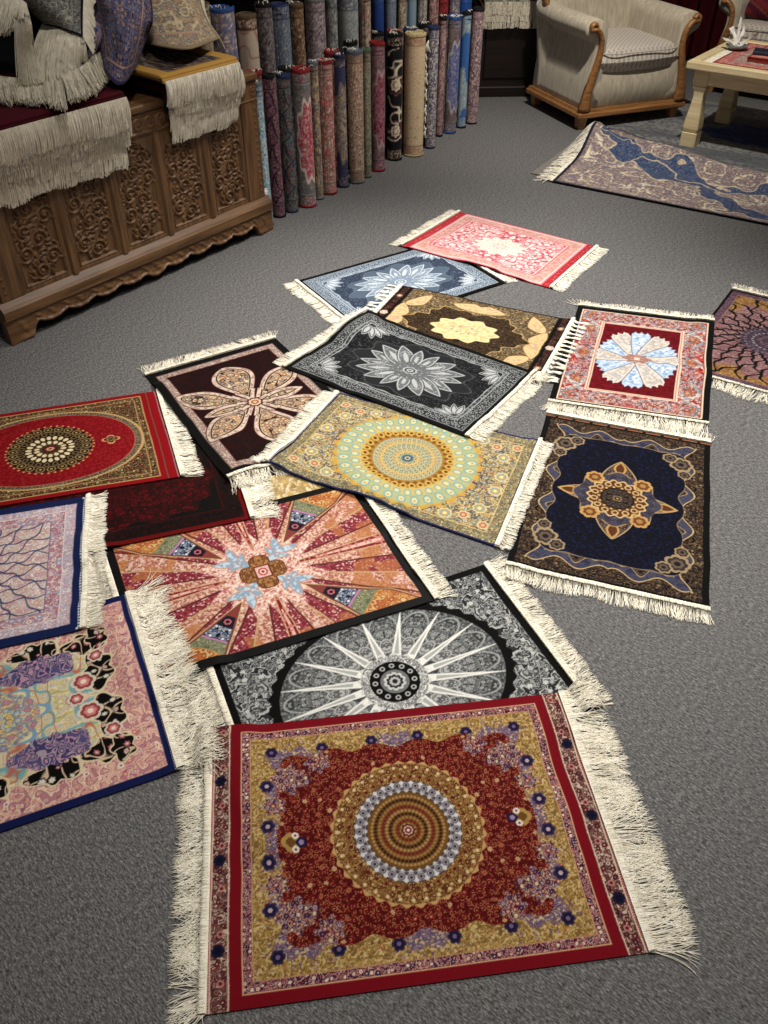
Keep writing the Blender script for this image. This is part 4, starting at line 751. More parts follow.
def folded(name, label, s0, s1, zb, zt, off, drop, L, pat, seed, group, depth=.42, n=420, skew=0., rise=0.):
    """a folded carpet: a slab on the pile whose end bends over the chest's front edge, with hanging fringe"""
    root = thing(name, label, 'carpet', cw((s0+s1)/2, .2, zb), 0, group); o3 = cw((s0+s1)/2, .2, zb); th = zt-zb
    # path from the back to the hanging edge: (offset to the front, height of the top side)
    path = [(-depth, zt+rise), (-depth*.55, zt+rise*.5), (-.12, zt), (-.04, zt-.001), (off-.016, zt-.004), (off-.004, zt-.014), (off, zt-drop*.6-.01), (off+.001, zt-drop-.012)]
    A = resample(np.array(path), 46, 0); ns = int((s1-s0)/.0045); tn = np.gradient(A, axis=0); tn /= np.linalg.norm(tn, axis=1)[:, None]; nr = np.stack([-tn[:, 1], tn[:, 0]], 1)
    ss = np.linspace(s0, s1, ns); rows = []
    tt = th*.55*np.ones(len(A)); tt[:30] = th*.85
    loop = np.concatenate([A, (A-nr*tt[:, None])[::-1]])
    V = np.zeros((ns, len(loop), 3)); B = CP0+CD*ss[:, None]
    wob = .004*(fbm(ss/.08, ss*0+seed, seed, 2)-.5)
    for i in range(ns):
        V[i, :, :2] = B[i]-CB*(loop[:, :1]+wob[i]); V[i, :, 2] = loop[:, 1]+wob[i]*.5*(loop[:, 0] > -.1)
    L_ = len(loop); Q = gridq(ns, L_, True); arc = np.concatenate([[0], np.cumsum(np.linalg.norm(np.diff(A, axis=0), axis=1))])
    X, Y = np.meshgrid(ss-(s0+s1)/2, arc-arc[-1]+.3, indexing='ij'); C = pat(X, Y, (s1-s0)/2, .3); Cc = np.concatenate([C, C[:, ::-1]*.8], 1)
    capa, capb = np.arange(len(A)-1), None
    e0 = np.stack([np.arange(len(A)-1), L_-1-np.arange(len(A)-1), L_-2-np.arange(len(A)-1), 1+np.arange(len(A)-1)], -1)
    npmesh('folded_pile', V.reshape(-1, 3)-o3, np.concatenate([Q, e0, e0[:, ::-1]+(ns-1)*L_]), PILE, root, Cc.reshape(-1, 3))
    P, R = hang_strands(s0+.002, s1-.002, off+.002, zt-drop-.008, L, int(n*.8), seed, flare=.011, rad=.0014)
    P2, R2 = hang_strands(s0+.002, s1-.002, off+.003, zt-drop-.004, L*.9, int(n*.8), seed+50, flare=.014, rad=.0014)
    v1, q1 = tubes(P, R); v2, q2 = tubes(P2, R2); npmesh('fringe', np.concatenate([v1, v2])-o3, np.concatenate([q1, q2+len(v1)]), FRINGE_OLD, root)
    return root
G1, G2 = 'folded carpets in the left stack on the chest', 'folded carpets in the right stack on the chest'
DK = [p_simple((92, 20, 30), [(120, 40, 44), (60, 14, 20)], (40, 10, 16), edge=(70, 14, 22)), p_simple((60, 60, 70), [(120, 120, 120)], (30, 30, 34), edge=(24, 26, 40)), p_simple((120, 100, 70), [(160, 140, 100)], (60, 50, 40), edge=(60, 44, 30)), p_simple((40, 50, 80), [(120, 120, 140)], (24, 26, 44), edge=(20, 24, 46))]
for i, (s0, s1, lab) in enumerate(((.06, .565, 'folded carpet at the very bottom of the left fringed stack on the chest'), (.05, .572, 'folded carpet second from the bottom of the left fringed stack'), (.04, .568, 'folded carpet in the middle of the left fringed stack'), (.03, .57, 'folded carpet second from the top of the left fringed stack'))):
    folded('folded_carpet', lab, s0, s1, CH+.002+i*.0135, CH+.014+i*.0135, .020+i*.014, (.052, .034, .024, .018)[i], (.125, .108, .10, .092)[i], DK[(i+1) % 4], 60+i, G1)
folded('folded_carpet', 'deep maroon folded carpet on top of the left fringed stack on the chest', .02, .562, CH+.057, CH+.077, .078, .014, .092, p_simple((74, 12, 24), None, None, edge=(60, 10, 20)), 70, G1, rise=.02)
for i, (s0, s1, lab) in enumerate(((.765, 1.085, 'folded carpet at the bottom of the right fringed stack on the chest'), (.755, 1.09, 'folded dark carpet second from the bottom of the right fringed stack'), (.765, 1.105, 'folded dark carpet third from the bottom of the right fringed stack'))):
    folded('folded_carpet', lab, s0, s1, CH+.002+i*.0205, CH+.020+i*.0205, .020+i*.014, (.055, .036, .022)[i], (.105, .09, .085)[i], DK[(i+3) % 4], 80+i, G2, n=300)
folded('folded_carpet', 'gold-bordered navy folded carpet on top of the right fringed stack', .735, 1.08, CH+.064, CH+.086, .064, .014, .085, p_simple((40, 40, 70), [(150, 130, 90), (90, 70, 60)], (30, 30, 50), edge=(176, 134, 66), ew=.05), 90, G2, n=320, rise=.03)

# ------------------------------------------------------------------ crumpled carpets thrown on top of the stacks
def sheet(name, label, ctrl, pat, size, seed, th=.004, res=(150, 120), group=None, mat=PILE, fr=None):
    A = np.array([[at(p[0], p[1], p[2]+.010) for p in row] for row in ctrl]); G = resample(resample(A, res[0], 0), res[1], 1)
    du = np.gradient(G, axis=0); dv = np.gradient(G, axis=1); Nn = np.cross(du, dv); Nn /= np.linalg.norm(Nn, axis=2, keepdims=True)+1e-9
    if Nn[..., 2].mean() < 0: Nn = -Nn
    n, m = res; U, V = np.meshgrid(np.linspace(-1, 1, n), np.linspace(-1, 1, m), indexing='ij'); X, Y = V*size[0]/2, U*size[1]/2
    C = pat(X, Y, size[0]/2, size[1]/2); o3 = A.reshape(-1, 3).mean(0); o3[2] = G[..., 2].min()
    root = thing(name, label, 'carpet', o3, 0, group)
    lowr = G-Nn*th; rim = np.concatenate([np.arange(n)*m, (n-1)*m+np.arange(1, m), np.arange(n-2, -1, -1)*m+m-1, np.arange(m-2, 0, -1)]); r2 = np.roll(np.arange(len(rim)), -1); K = n*m
    q = gridq(n, m); Q = np.concatenate([q, q[:, ::-1]+K, np.stack([rim, rim[r2], rim[r2]+K, rim+K], -1)])
    bk = np.ones((n, m, 3))*np.array([150, 136, 116]); npmesh('pile', np.concatenate([G.reshape(-1, 3), lowr.reshape(-1, 3)])-o3, Q, mat, root, np.concatenate([C.reshape(-1, 3), bk.reshape(-1, 3)]))
    for f in fr or (): fringe_line(root, o3, seed, **f, grid=G)
    return root
def fringe_line(root, o3, seed, grid=None, edge='bottom', tip=None, n=260, rad=.0011, dz=-.05, drop=(0, 6), jit=.25, mat=None, k=8):
    """strands from one edge of a sheet; drop = pixel-free world offset from root to tip given as a vector"""
    E_ = {'bottom': grid[-1], 'top': grid[0], 'left': grid[:, 0], 'right': grid[:, -1]}[edge]; rg = np.random.default_rng(seed)
    t = (np.arange(n)+rg.random(n))/n; R0 = np.stack([np.interp(t*(len(E_)-1), np.arange(len(E_)), E_[:, q]) for q in range(3)], -1)
    D = np.array(tip, float); Ln = np.linalg.norm(D); cl = fbm(t*n/22, t*0+.4, seed, 2)-.5
    D = D[None]*(.8+.4*fbm(t*n/30, t*0+2.2, seed+1, 2))[:, None]+rg.normal(0, jit*.3, (n, 3))*Ln*np.array([1, 1, .3])+cl[:, None]*Ln*jit*np.array([1, 1, 0])
    f = np.linspace(0, 1, k)[None, :, None]; sag = -Ln*.22*(np.sin(f*PI*.5)**2)*np.array([0, 0, 1]) if D[:, 2].mean() > -Ln*.8 else 0
    P = R0[:, None]+D[:, None]*f+sag; v, q = tubes(P, np.full((n, k), rad)); npmesh('fringe', v-o3, q, mat or FRINGE_OLD, root)
def hair(root, ctrl, n, seed, rad=.0012, k=14, jit=.004, lift=.004, layers=2):
    """cream fringe lying over a surface: strands run from the first row of control points to the last"""
    o3 = np.array(root.location); A = np.array([[at(p[0], p[1], p[2]+.010) for p in row] for row in ctrl]); G = resample(A, k, 0); vs, qs, o = [], [], 0
    for l in range(layers):
        rg = np.random.default_rng(seed+l); t = (np.arange(n)+rg.random(n))/n; x = t*(A.shape[1]-1); B = resample(G, 160, 1); idx = t*159; i0 = np.minimum(idx.astype(int), 158); fr = (idx-i0)[None, :, None]
        P = np.moveaxis(B[:, i0]*(1-fr)+B[:, i0+1]*fr, 0, 1); cl = (fbm(t*n/14, t*0+.4, seed, 2)-.5); f = np.linspace(0, 1, k)
        P = P+rg.normal(0, jit, (n, 1, 3))*f[None, :, None]+cl[:, None, None]*np.array([.03, .03, 0])*(f**1.5)[None, :, None]; P[:, :, 2] += lift*(l+rg.random((n, 1)))+.004*np.sin(f*PI)[None]
        e = 1-.25*rg.random(n)**2; P = P[:, :1]+(P-P[:, :1])*1.0; m_ = (f[None]*e[:, None])*(k-1); i1 = np.minimum(m_.astype(int), k-2); g = (m_-i1)[..., None]; P = np.take_along_axis(P, i1[..., None], 1)*(1-g)+np.take_along_axis(P, i1[..., None]+1, 1)*g
        v, q = tubes(P, np.full((n, k), rad)); vs.append(v); qs.append(q+o); o += len(v)
    npmesh('fringe', np.concatenate(vs)-o3, np.concatenate(qs), FRINGE_OLD, root)
pg = p_simple((112, 112, 108), [(150, 150, 142), (84, 86, 88), (176, 174, 160)], (58, 58, 60), .03, 5, (18, 18, 20), .016)
pn = p_simple((44, 46, 78), [(176, 140, 124), (120, 100, 112), (100, 106, 140)], (36, 38, 66), .032, 8, (34, 38, 76), .012)
pb = p_simple((168, 150, 120), [(186, 146, 118), (116, 124, 134), (200, 182, 148)], (110, 92, 74), .032, 11, (136, 120, 96), .014)
pk = p_simple((16, 15, 17), None, None, edge=(20, 18, 20))
sheet('folded_carpet', 'beige floral carpet thrown folded over the right fringed stack', [[(112, -34, .84), (150, -40, .86), (184, -36, .85), (200, -30, .80)], [(122, -6, .79), (150, -10, .82), (178, -12, .815), (200, -4, .775)], [(134, 20, .745), (152, 17, .775), (184, 12, .785), (207, 18, .75)], [(142, 42, .71), (160, 46, .732), (190, 48, .735), (220, 38, .715)]], pb, (.42, .5), 31, fr=({'edge': 'right', 'tip': (.012, .0, -.035), 'n': 260, 'jit': .12},))
sheet('folded_carpet', 'navy floral carpet with pink blossoms, draped between the two fringed stacks', [[(84, -34, .87), (104, -38, .89), (130, -30, .88), (150, -12, .84)], [(88, -6, .84), (106, -6, .87), (132, -4, .86), (153, 18, .81)], [(96, 26, .785), (112, 30, .80), (130, 38, .79), (147, 38, .745)], [(104, 68, .715), (112, 80, .70), (124, 84, .682), (137, 66, .69)]], pn, (.4, .55), 32)
r33 = sheet('folded_carpet', 'black carpet folded under with long cream fringes, on the left fringed stack', [[(-34, -6, .88), (-10, -8, .90), (14, -6, .90), (44, 2, .86)], [(-32, 20, .80), (-8, 16, .83), (16, 16, .83), (50, 24, .79)], [(-30, 46, .735), (-6, 44, .745), (22, 42, .745), (58, 44, .735)], [(-30, 76, .680), (0, 76, .682), (30, 72, .685), (70, 64, .692)]], pk, (.5, .45), 33)
hair(r33, [[(-14, 3, .905), (6, -2, .915), (20, 2, .915)], [(-14, 18, .87), (4, 18, .875), (18, 16, .885)], [(-14, 36, .825), (2, 36, .83), (12, 30, .85)]], 300, 3)
hair(r33, [[(12, -1, .915), (20, 1, .915), (27, 6, .905)], [(17, 22, .87), (24, 24, .87), (31, 26, .865)], [(20, 54, .785), (27, 56, .78), (34, 54, .78)], [(24, 84, .70), (32, 87, .695), (44, 84, .70)]], 300, 5)
hair(r33, [[(-14, 76, .69), (14, 80, .692), (40, 80, .695), (62, 78, .70)], [(-12, 90, .684), (16, 92, .684), (42, 94, .684), (64, 92, .688)], [(-12, 106, .678), (18, 105, .678), (44, 106, .678), (66, 112, .677)]], 420, 7)
r35 = sheet('folded_carpet', 'blue-edged carpet corner with a short cream fringe, under the grey patterned one', [[(88, -4, .85), (100, 8, .83), (108, 22, .81)], [(80, 38, .775), (94, 42, .77), (107, 38, .765)], [(62, 78, .705), (84, 66, .715), (106, 44, .73)]], pn, (.2, .3), 35, res=(60, 50))
hair(r35, [[(62, 79, .708), (84, 67, .718), (107, 42, .735)], [(67, 92, .690), (90, 80, .698), (111, 56, .712)], [(70, 104, .679), (97, 94, .679), (114, 70, .69)]], 320, 9)
r34 = sheet('folded_carpet', 'grey and black patterned carpet folded on the pile above the left fringed stack', [[(4, -34, .95), (34, -36, .97), (62, -34, .96), (86, -30, .94)], [(16, -12, .905), (38, -12, .92), (62, -12, .92), (84, -8, .895)], [(28, 10, .85), (46, 10, .87), (64, 12, .865), (83, 14, .845)], [(44, 25, .81), (56, 27, .82), (68, 31, .815), (83, 37, .80)]], pg, (.36, .46), 34, fr=({'edge': 'right', 'tip': (.028, -.02, -.05), 'n': 320, 'jit': .12},))
hair(r34, [[(43, 25, .805), (56, 27, .815), (68, 31, .81), (84, 38, .795)], [(36, 46, .765), (52, 50, .77), (66, 50, .77), (86, 50, .765)], [(32, 70, .715), (48, 74, .715), (64, 70, .72), (86, 60, .735)], [(32, 86, .69), (48, 88, .688), (66, 82, .695), (86, 66, .71)]], 460, 11)

# ------------------------------------------------------------------ rolled carpets standing on end
def roll_cols(S_, Z, h, R, kind, base, cols, out, seed):
    c = Cv(S_, Z, base)
    lo = S(Z-.055)+S(h-.05-Z); mid = S(Z-h+.055)*S(.06-Z)
    if kind == 'floral': c.flor(mid, .034, seed, [tuple(min(255, int(v*1.15)) for v in q) for q in cols], tuple(int(v*.8) for v in out)); c.vine(mid, .028, seed, cols[0], .06); c.speck(mid, .006, seed, out, .62, .7)
    if kind == 'fine': c.flor(mid, .021, seed, [tuple(min(255, int(v*1.14)) for v in q) for q in cols], tuple(int(v*.8) for v in out)); c.speck(mid, .004, seed, tuple(min(255, v+50) for v in base), .66, .6)
    if kind == 'lattice':
        c.flor(mid, .022, seed, cols, out)
        for sg in (1, -1): q = ((S_*sg*13+Z*9+.12*np.sin(Z*60)) % 1)-.5; c.fill(mid*S((np.abs(q)-.045)*.05), out)
    if kind == 'arabesque': c.curls(mid, .045, seed, cols[0], .12, 1.6); c.flor(mid, .04, seed+1, cols, None, .14, .24)
    if kind in ('medallion', 'stripe'):
        c.flor(mid, .03, seed, cols[2:], out, dens=.5); c.speck(mid, .006, seed, out, .66, .6)
        for zc, sc_, H_ in ((h*.5, .3*PI*R, .15), ):
            for s0 in (PI*R*1.22,):
                e = np.hypot((S_-s0)/.055, (Z-zc)/H_); th = np.arctan2((Z-zc)/H_, (S_-s0)/.055); c.fill(S((e-1.12-.1*np.cos(10*th))*.04), cols[1]); mm = S((e-.98-.1*np.cos(10*th))*.04); c.fill(mm, cols[0]); c.flor(mm, .022, seed+3, [cols[1], cols[2]], cols[0], .2, .4, dens=.7)
    if kind == 'cloud':
        n = fbm(S_/.11+seed, Z/.17+seed, seed, 3); c.fill(S(.44-n, .01), cols[0]); c.fill(S(np.abs(n-.44)-.018, .006), cols[1]); c.flor(S(n-.47, .01), .02, seed, cols[2:], out, dens=.7)
    if kind == 'round':
        for zc in (h*.25, h*.62): 
            for s0 in (PI*R*1.05, PI*R*1.75): c.motif(S(np.hypot(S_-s0, Z-zc)-.09), S_-s0, Z-zc, .05, 8, [cols[1], out, cols[0], cols[2], cols[0]], .12)
        c.vine(mid, .04, seed, cols[0], .06)
    c.fill(lo, np.array(base)*.75+30); c.flor(lo, .016, seed+7, cols, out)
    for zz in (.052, h-.05): c.fill(S(np.abs(Z-zz)-.0022), out)
    return c.C
def carpet_roll(label, x, y, h, R, kind, base, cols, out, bind, seed, group, tufts=0, tag_z=None, tassels=False, res=1.0, seam=None):
    root = thing('rolled_carpet', label, 'rolled carpet', (x, y, 0), 0, group)
    n, m = int(72*res), max(20, int(h/.0045*res)); th0 = seam if seam is not None else PI*.9+seed*1.3
    # outer face: the end of the carpet leaves a small step where it laps over
    t = np.linspace(0, 1, n); ang = th0+t*2*PI; rr = R-.0055*(1-t)
    zz = np.linspace(.004, h-.004, m); V = np.zeros((m, n, 3)); V[:, :, 0] = rr*np.cos(ang); V[:, :, 1] = rr*np.sin(ang); V[:, :, 2] = zz[:, None]
    wob = 1+.02*(fbm(np.linspace(0, 4, m), np.zeros(m)+seed, seed, 2)-.5); V[:, :, :2] *= wob[:, None, None]
    cam_ang = math.atan2(-y, -x); Sx = (((ang-cam_ang+PI) % (2*PI))*R)[None]+0*zz[:, None]; Zx = zz[:, None]+0*ang[None]
    C = roll_cols(Sx+.5*(seed % 7)*0, Zx, h, R, kind, base, cols, out, seed)*1.12
    # spiral of the rolled layers seen from above, as a raised ribbon inside the binding
    q = gridq(m, n); step = np.stack([np.arange(m-1)*n, np.arange(m-1)*n+n-1, (np.arange(m-1)+1)*n+n-1, (np.arange(m-1)+1)*n], -1)
    roll_ = npmesh('roll', V.reshape(-1, 3), np.concatenate([q, step]), PILE, root, C.reshape(-1, 3))
    # bound ends: coloured spiral rim at the top, band at the foot
    turns = 2.6 if R > .03 else 1.8; k = 90; a = np.linspace(0, turns*2*PI, k); rs = R*(.42+.56*a/a[-1]); aa = a-a[-1]+th0; wd = .0055; rows = []
    for dr, z in ((-wd/2, h-.02), (-wd/2, h-.001), (0, h+.002), (wd/2+.0010, h-.001), (wd/2+.0010, h-.013)): rows.append(np.stack([(rs+dr)*np.cos(aa), (rs+dr)*np.sin(aa), np.full(k, z)+.002*np.sin(aa*1.5+seed)], -1))
    Vb = np.stack(rows, 0); bm_ = BIND[bind]; npmesh('end_binding', Vb.reshape(-1, 3), gridq(5, k), bm_, root)
    core = np.array([[(R*.93*s_*math.cos(b_), R*.93*s_*math.sin(b_), h-.03-.03*(1-s_)) for b_ in np.linspace(0, 2*PI, 25)[:-1]] for s_ in (1, .5, .02)]); npmesh('rolled_core', core.reshape(-1, 3), gridq(3, 24, True), BIND['black'], root)
    ang2 = np.linspace(0, 2*PI, 41)[:-1]; Vf = np.array([[(r_*math.cos(b_), r_*math.sin(b_), z_) for b_ in ang2] for r_, z_ in ((R-.004, .0015), (R+.0008, .003), (R+.0012, .008), (R-.003, .011))]); npmesh('foot_binding', Vf.reshape(-1, 3), gridq(4, 40, True), bm_, root)
    if tufts:
        rg = np.random.default_rng(seed); b0 = cam_ang+rg.random()*1.4-.7; P = np.zeros((tufts, 5, 3)); f = np.linspace(0, 1, 5)
        b = b0+rg.normal(0, .5, tufts); r0 = R*(.55+.4*rg.random(tufts)); dirs = rg.normal(0, 1, (tufts, 2))*.012
        P[:, :, 0] = (r0*np.cos(b))[:, None]+dirs[:, :1]*f; P[:, :, 1] = (r0*np.sin(b))[:, None]+dirs[:, 1:]*f; P[:, :, 2] = h+(.010*np.sin(f*PI*.8))[None]
        v, q = tubes(P, np.full((tufts, 5), .0011)); npmesh('fringe', v, q, FRINGE, root)
    if tassels:
        rg = np.random.default_rng(seed); vs, qs, o = [], [], 0; b = cam_ang-.95
        for zc in np.arange(.10, h-.06, .036):
            nst = 26; f = np.linspace(0, 1, 6); P = np.zeros((nst, 6, 3)); bb = b+rg.normal(0, .10)+rg.normal(0, .05, nst); sp = rg.normal(0, .16, nst)
            rad_ = R+.003+.012*np.sin(f*PI*.75)[None]*(.6+.6*rg.random((nst, 1))); an = bb[:, None]+sp[:, None]*f[None]
            P[:, :, 0] = rad_*np.cos(an); P[:, :, 1] = rad_*np.sin(an); P[:, :, 2] = zc-.045*f[None]+.004*rg.random((nst, 1)); v, q = tubes(P, np.full((nst, 6), .0014)); vs.append(v); qs.append(q+o); o += len(v)
        npmesh('fringe', np.concatenate(vs), np.concatenate(qs), FRINGE, roll_)
    if tag_z:
        b = np.linspace(cam_ang-.75, cam_ang+.35, 9); Vt = np.array([[(r_*math.cos(x_), r_*math.sin(x_), z_) for x_ in b] for r_, z_ in ((R+.0015, tag_z), (R+.0018, tag_z), (R+.0018, tag_z+.1), (R+.0015, tag_z+.1))]); tg = npmesh('price_tag', Vt.reshape(-1, 3), gridq(4, 9), TAGM, roll_); tg['label'] = 'white paper tag with grey printed lines'
    return root
BIND = {k: mat_noise('binding_'+k, [(.3, tuple(int(v*.8) for v in c)), (.7, c)], 120, .8, .15, bs=.2) for k, c in {'red': (140, 40, 44), 'navy': (44, 50, 86), 'black': (24, 23, 26), 'blue': (48, 76, 134), 'slate': (98, 108, 120), 'green': (92, 110, 84), 'cream': (196, 178, 130), 'brown': (92, 74, 58), 'grey': (128, 130, 130)}.items()}
def mat_tag():
    m, nt, b = newmat('printed_tag', .5, .3); tc = N(nt, 'ShaderNodeTexCoord'); sp = N(nt, 'ShaderNodeSeparateXYZ'); nt.links.new(tc.outputs['Object'], sp.inputs[0])
    a = N(nt, 'ShaderNodeMath', operation='MULTIPLY'); a.inputs[1].default_value = 70; nt.links.new(sp.outputs['Z'], a.inputs[0]); f = N(nt, 'ShaderNodeMath', operation='FRACT'); nt.links.new(a.outputs[0], f.inputs[0])
    r = ramp(nt, f.outputs[0], [(.0, (214, 218, 222)), (.72, (214, 218, 222)), (.80, (150, 156, 162))]); nt.links.new(r, b.inputs['Base Color']); return m
TAGM = mat_tag()
RA, RB = np.array([-.486, 3.557]), np.array([.479, 5.011]); RD = (RB-RA)/np.linalg.norm(RB-RA); RN = np.array([-RD[1], RD[0]])
GF, GS, GB = 'rolled carpets in the front row', 'rolled carpets squeezed in behind the front row', 'taller rolled carpets in the back row'
FRONT = [ # px of the foot's middle, foot py, width px, kind, base, cols, out, binding, tufts, label
 (268, 226, 13, 'fine', (130, 156, 168), [(160, 190, 200), (176, 160, 150), (90, 150, 170)], (84, 100, 112), 'slate', 6, 'light blue rolled carpet with a white paper tag, against the chest'),
 (280, 218, 13, 'lattice', (120, 84, 96), [(150, 104, 112), (110, 70, 84), (140, 110, 110)], (44, 30, 44), 'black', 0, 'mauve lattice rolled carpet with black top rim, next to the light blue one'),
 (292, 213, 13.5, 'lattice', (92, 96, 92), [(120, 110, 90), (84, 110, 116), (124, 70, 64)], (40, 44, 58), 'navy', 8, 'olive and teal lattice rolled carpet with navy top rim'),
 (308, 208, 18, 'medallion', (140, 138, 132), [(170, 44, 70), (206, 190, 180), (150, 130, 120), (110, 114, 120)], (92, 90, 92), 'red', 4, 'grey rolled carpet with a crimson pink medallion and red top rim'),
 (319.5, 200, 10, 'floral', (160, 146, 124), [(180, 160, 130), (140, 110, 96), (120, 124, 130)], (100, 88, 76), 'slate', 6, 'narrow beige floral rolled carpet behind the pink medallion one'),
 (330, 195, 15, 'floral', (176, 162, 148), [(190, 110, 110), (160, 130, 120), (196, 180, 160)], (130, 96, 92), 'red', 14, 'cream rolled carpet with pink flowers and red top rim'),
 (343.5, 188, 12, 'medallion', (66, 70, 98), [(176, 160, 134), (130, 116, 110), (66, 70, 98), (70, 74, 100)], (58, 60, 88), 'navy', 8, 'plain navy rolled carpet with beige medallion edge'),
 (357, 184, 15.5, 'fine', (170, 146, 122), [(190, 170, 144), (140, 110, 96), (150, 130, 120)], (120, 96, 84), 'slate', 12, 'tan rolled carpet with fine flowers and slate top rim'),
 (367.5, 178, 9, 'fine', (128, 128, 110), [(150, 146, 120), (100, 110, 96), (160, 140, 110)], (84, 84, 72), 'green', 0, 'narrow greenish rolled carpet with green top rim'),
 (378, 172, 14.5, 'medallion', (150, 124, 124), [(124, 44, 70), (176, 150, 150), (160, 110, 116), (140, 120, 120)], (100, 76, 84), 'red', 0, 'mauve pink rolled carpet with dark rose medallion and bright red rim'),
 (394.5, 161, 15, 'round', (28, 27, 30), [(214, 200, 176), (110, 66, 72), (176, 150, 130)], (24, 22, 26), 'black', 10, 'black rolled carpet with cream blossoms and grey banded ends'),
 (413, 157, 20.5, 'arabesque', (190, 168, 136), [(206, 190, 160), (170, 110, 96), (180, 150, 120)], (150, 120, 96), 'cream', 0, 'plain-rimmed cream rolled carpet with beige scrolls, widest in the front row'),
 (429.5, 149, 11, 'floral', (150, 144, 146), [(176, 170, 166), (70, 74, 110), (190, 170, 150)], (74, 74, 92), 'navy', 0, 'navy-rimmed rolled carpet with white knotted tassels down its edge'),
 (438.5, 137, 8, 'fine', (136, 110, 110), [(160, 130, 124), (110, 80, 84)], (90, 70, 74), 'black', 4, 'thin dusky pink rolled carpet right of the tasselled one'),
 (449, 134, 14, 'medallion', (118, 106, 104), [(56, 76, 140), (150, 146, 150), (130, 110, 100), (96, 88, 92)], (80, 70, 72), 'blue', 12, 'brown grey rolled carpet with blue medallion and blue top rim'),
 (461, 128.5, 9.5, 'cloud', (146, 160, 166), [(54, 92, 150), (96, 124, 150), (160, 172, 174), (126, 142, 152)], (110, 126, 136), 'black', 4, 'pale and bright blue rolled carpet near the end of the row'),
 (471, 124.5, 11.5, 'floral', (138, 116, 118), [(160, 140, 140), (120, 96, 104), (176, 150, 140)], (92, 74, 82), 'black', 0, 'dusky pink grey rolled carpet standing last in the front row')]
for i, (px, py, wpx, kind, base, cols, out, bind, tf, lab) in enumerate(FRONT):
    P = at(px, py); dist = P[1]*math.cos(TILT)+CAMH*math.sin(TILT); R = wpx*dist/FOC/2
    c = P[:2]+P[:2]/np.linalg.norm(P[:2])*R*.85
    carpet_roll(lab, c[0], c[1], .556+.006*math.sin(i*2.1), R, kind, base, cols, out, bind, i+1, GF, tf, .06 if i == 0 else None, i == 12)
SECOND = [(254, 71, 'red', (140, 80, 80), 'red-rimmed rolled carpet behind the light blue one at the chest corner'), (286, 67, 'black', (80, 80, 84), 'black-rimmed rolled carpet wedged behind the olive lattice one'), (331, 50, 'red', (150, 90, 84), 'red-rimmed rolled carpet behind the navy one'), (350, 41, 'black', (86, 84, 80), 'black-rimmed rolled carpet behind the tan one'), (377, 32, 'black', (90, 84, 80), 'black-rimmed rolled carpet behind the mauve pink one'), (394, 30, 'red', (140, 90, 84), 'red-rimmed rolled carpet behind the black one'), (410, 28, 'navy', (90, 94, 116), 'navy-rimmed rolled carpet behind the wide cream one'), (425, 23, 'black', (96, 90, 92), 'black-rimmed rolled carpet behind the tasselled one')]
for i, (px, py, bind, base, lab) in enumerate(SECOND):
    P = at(px, py, .556); carpet_roll(lab, P[0], P[1], .556, .034, 'fine', base, [tuple(min(255, v+30) for v in base), tuple(int(v*.75) for v in base)], tuple(int(v*.55) for v in base), bind, 40+i, GS, 8, res=.6)
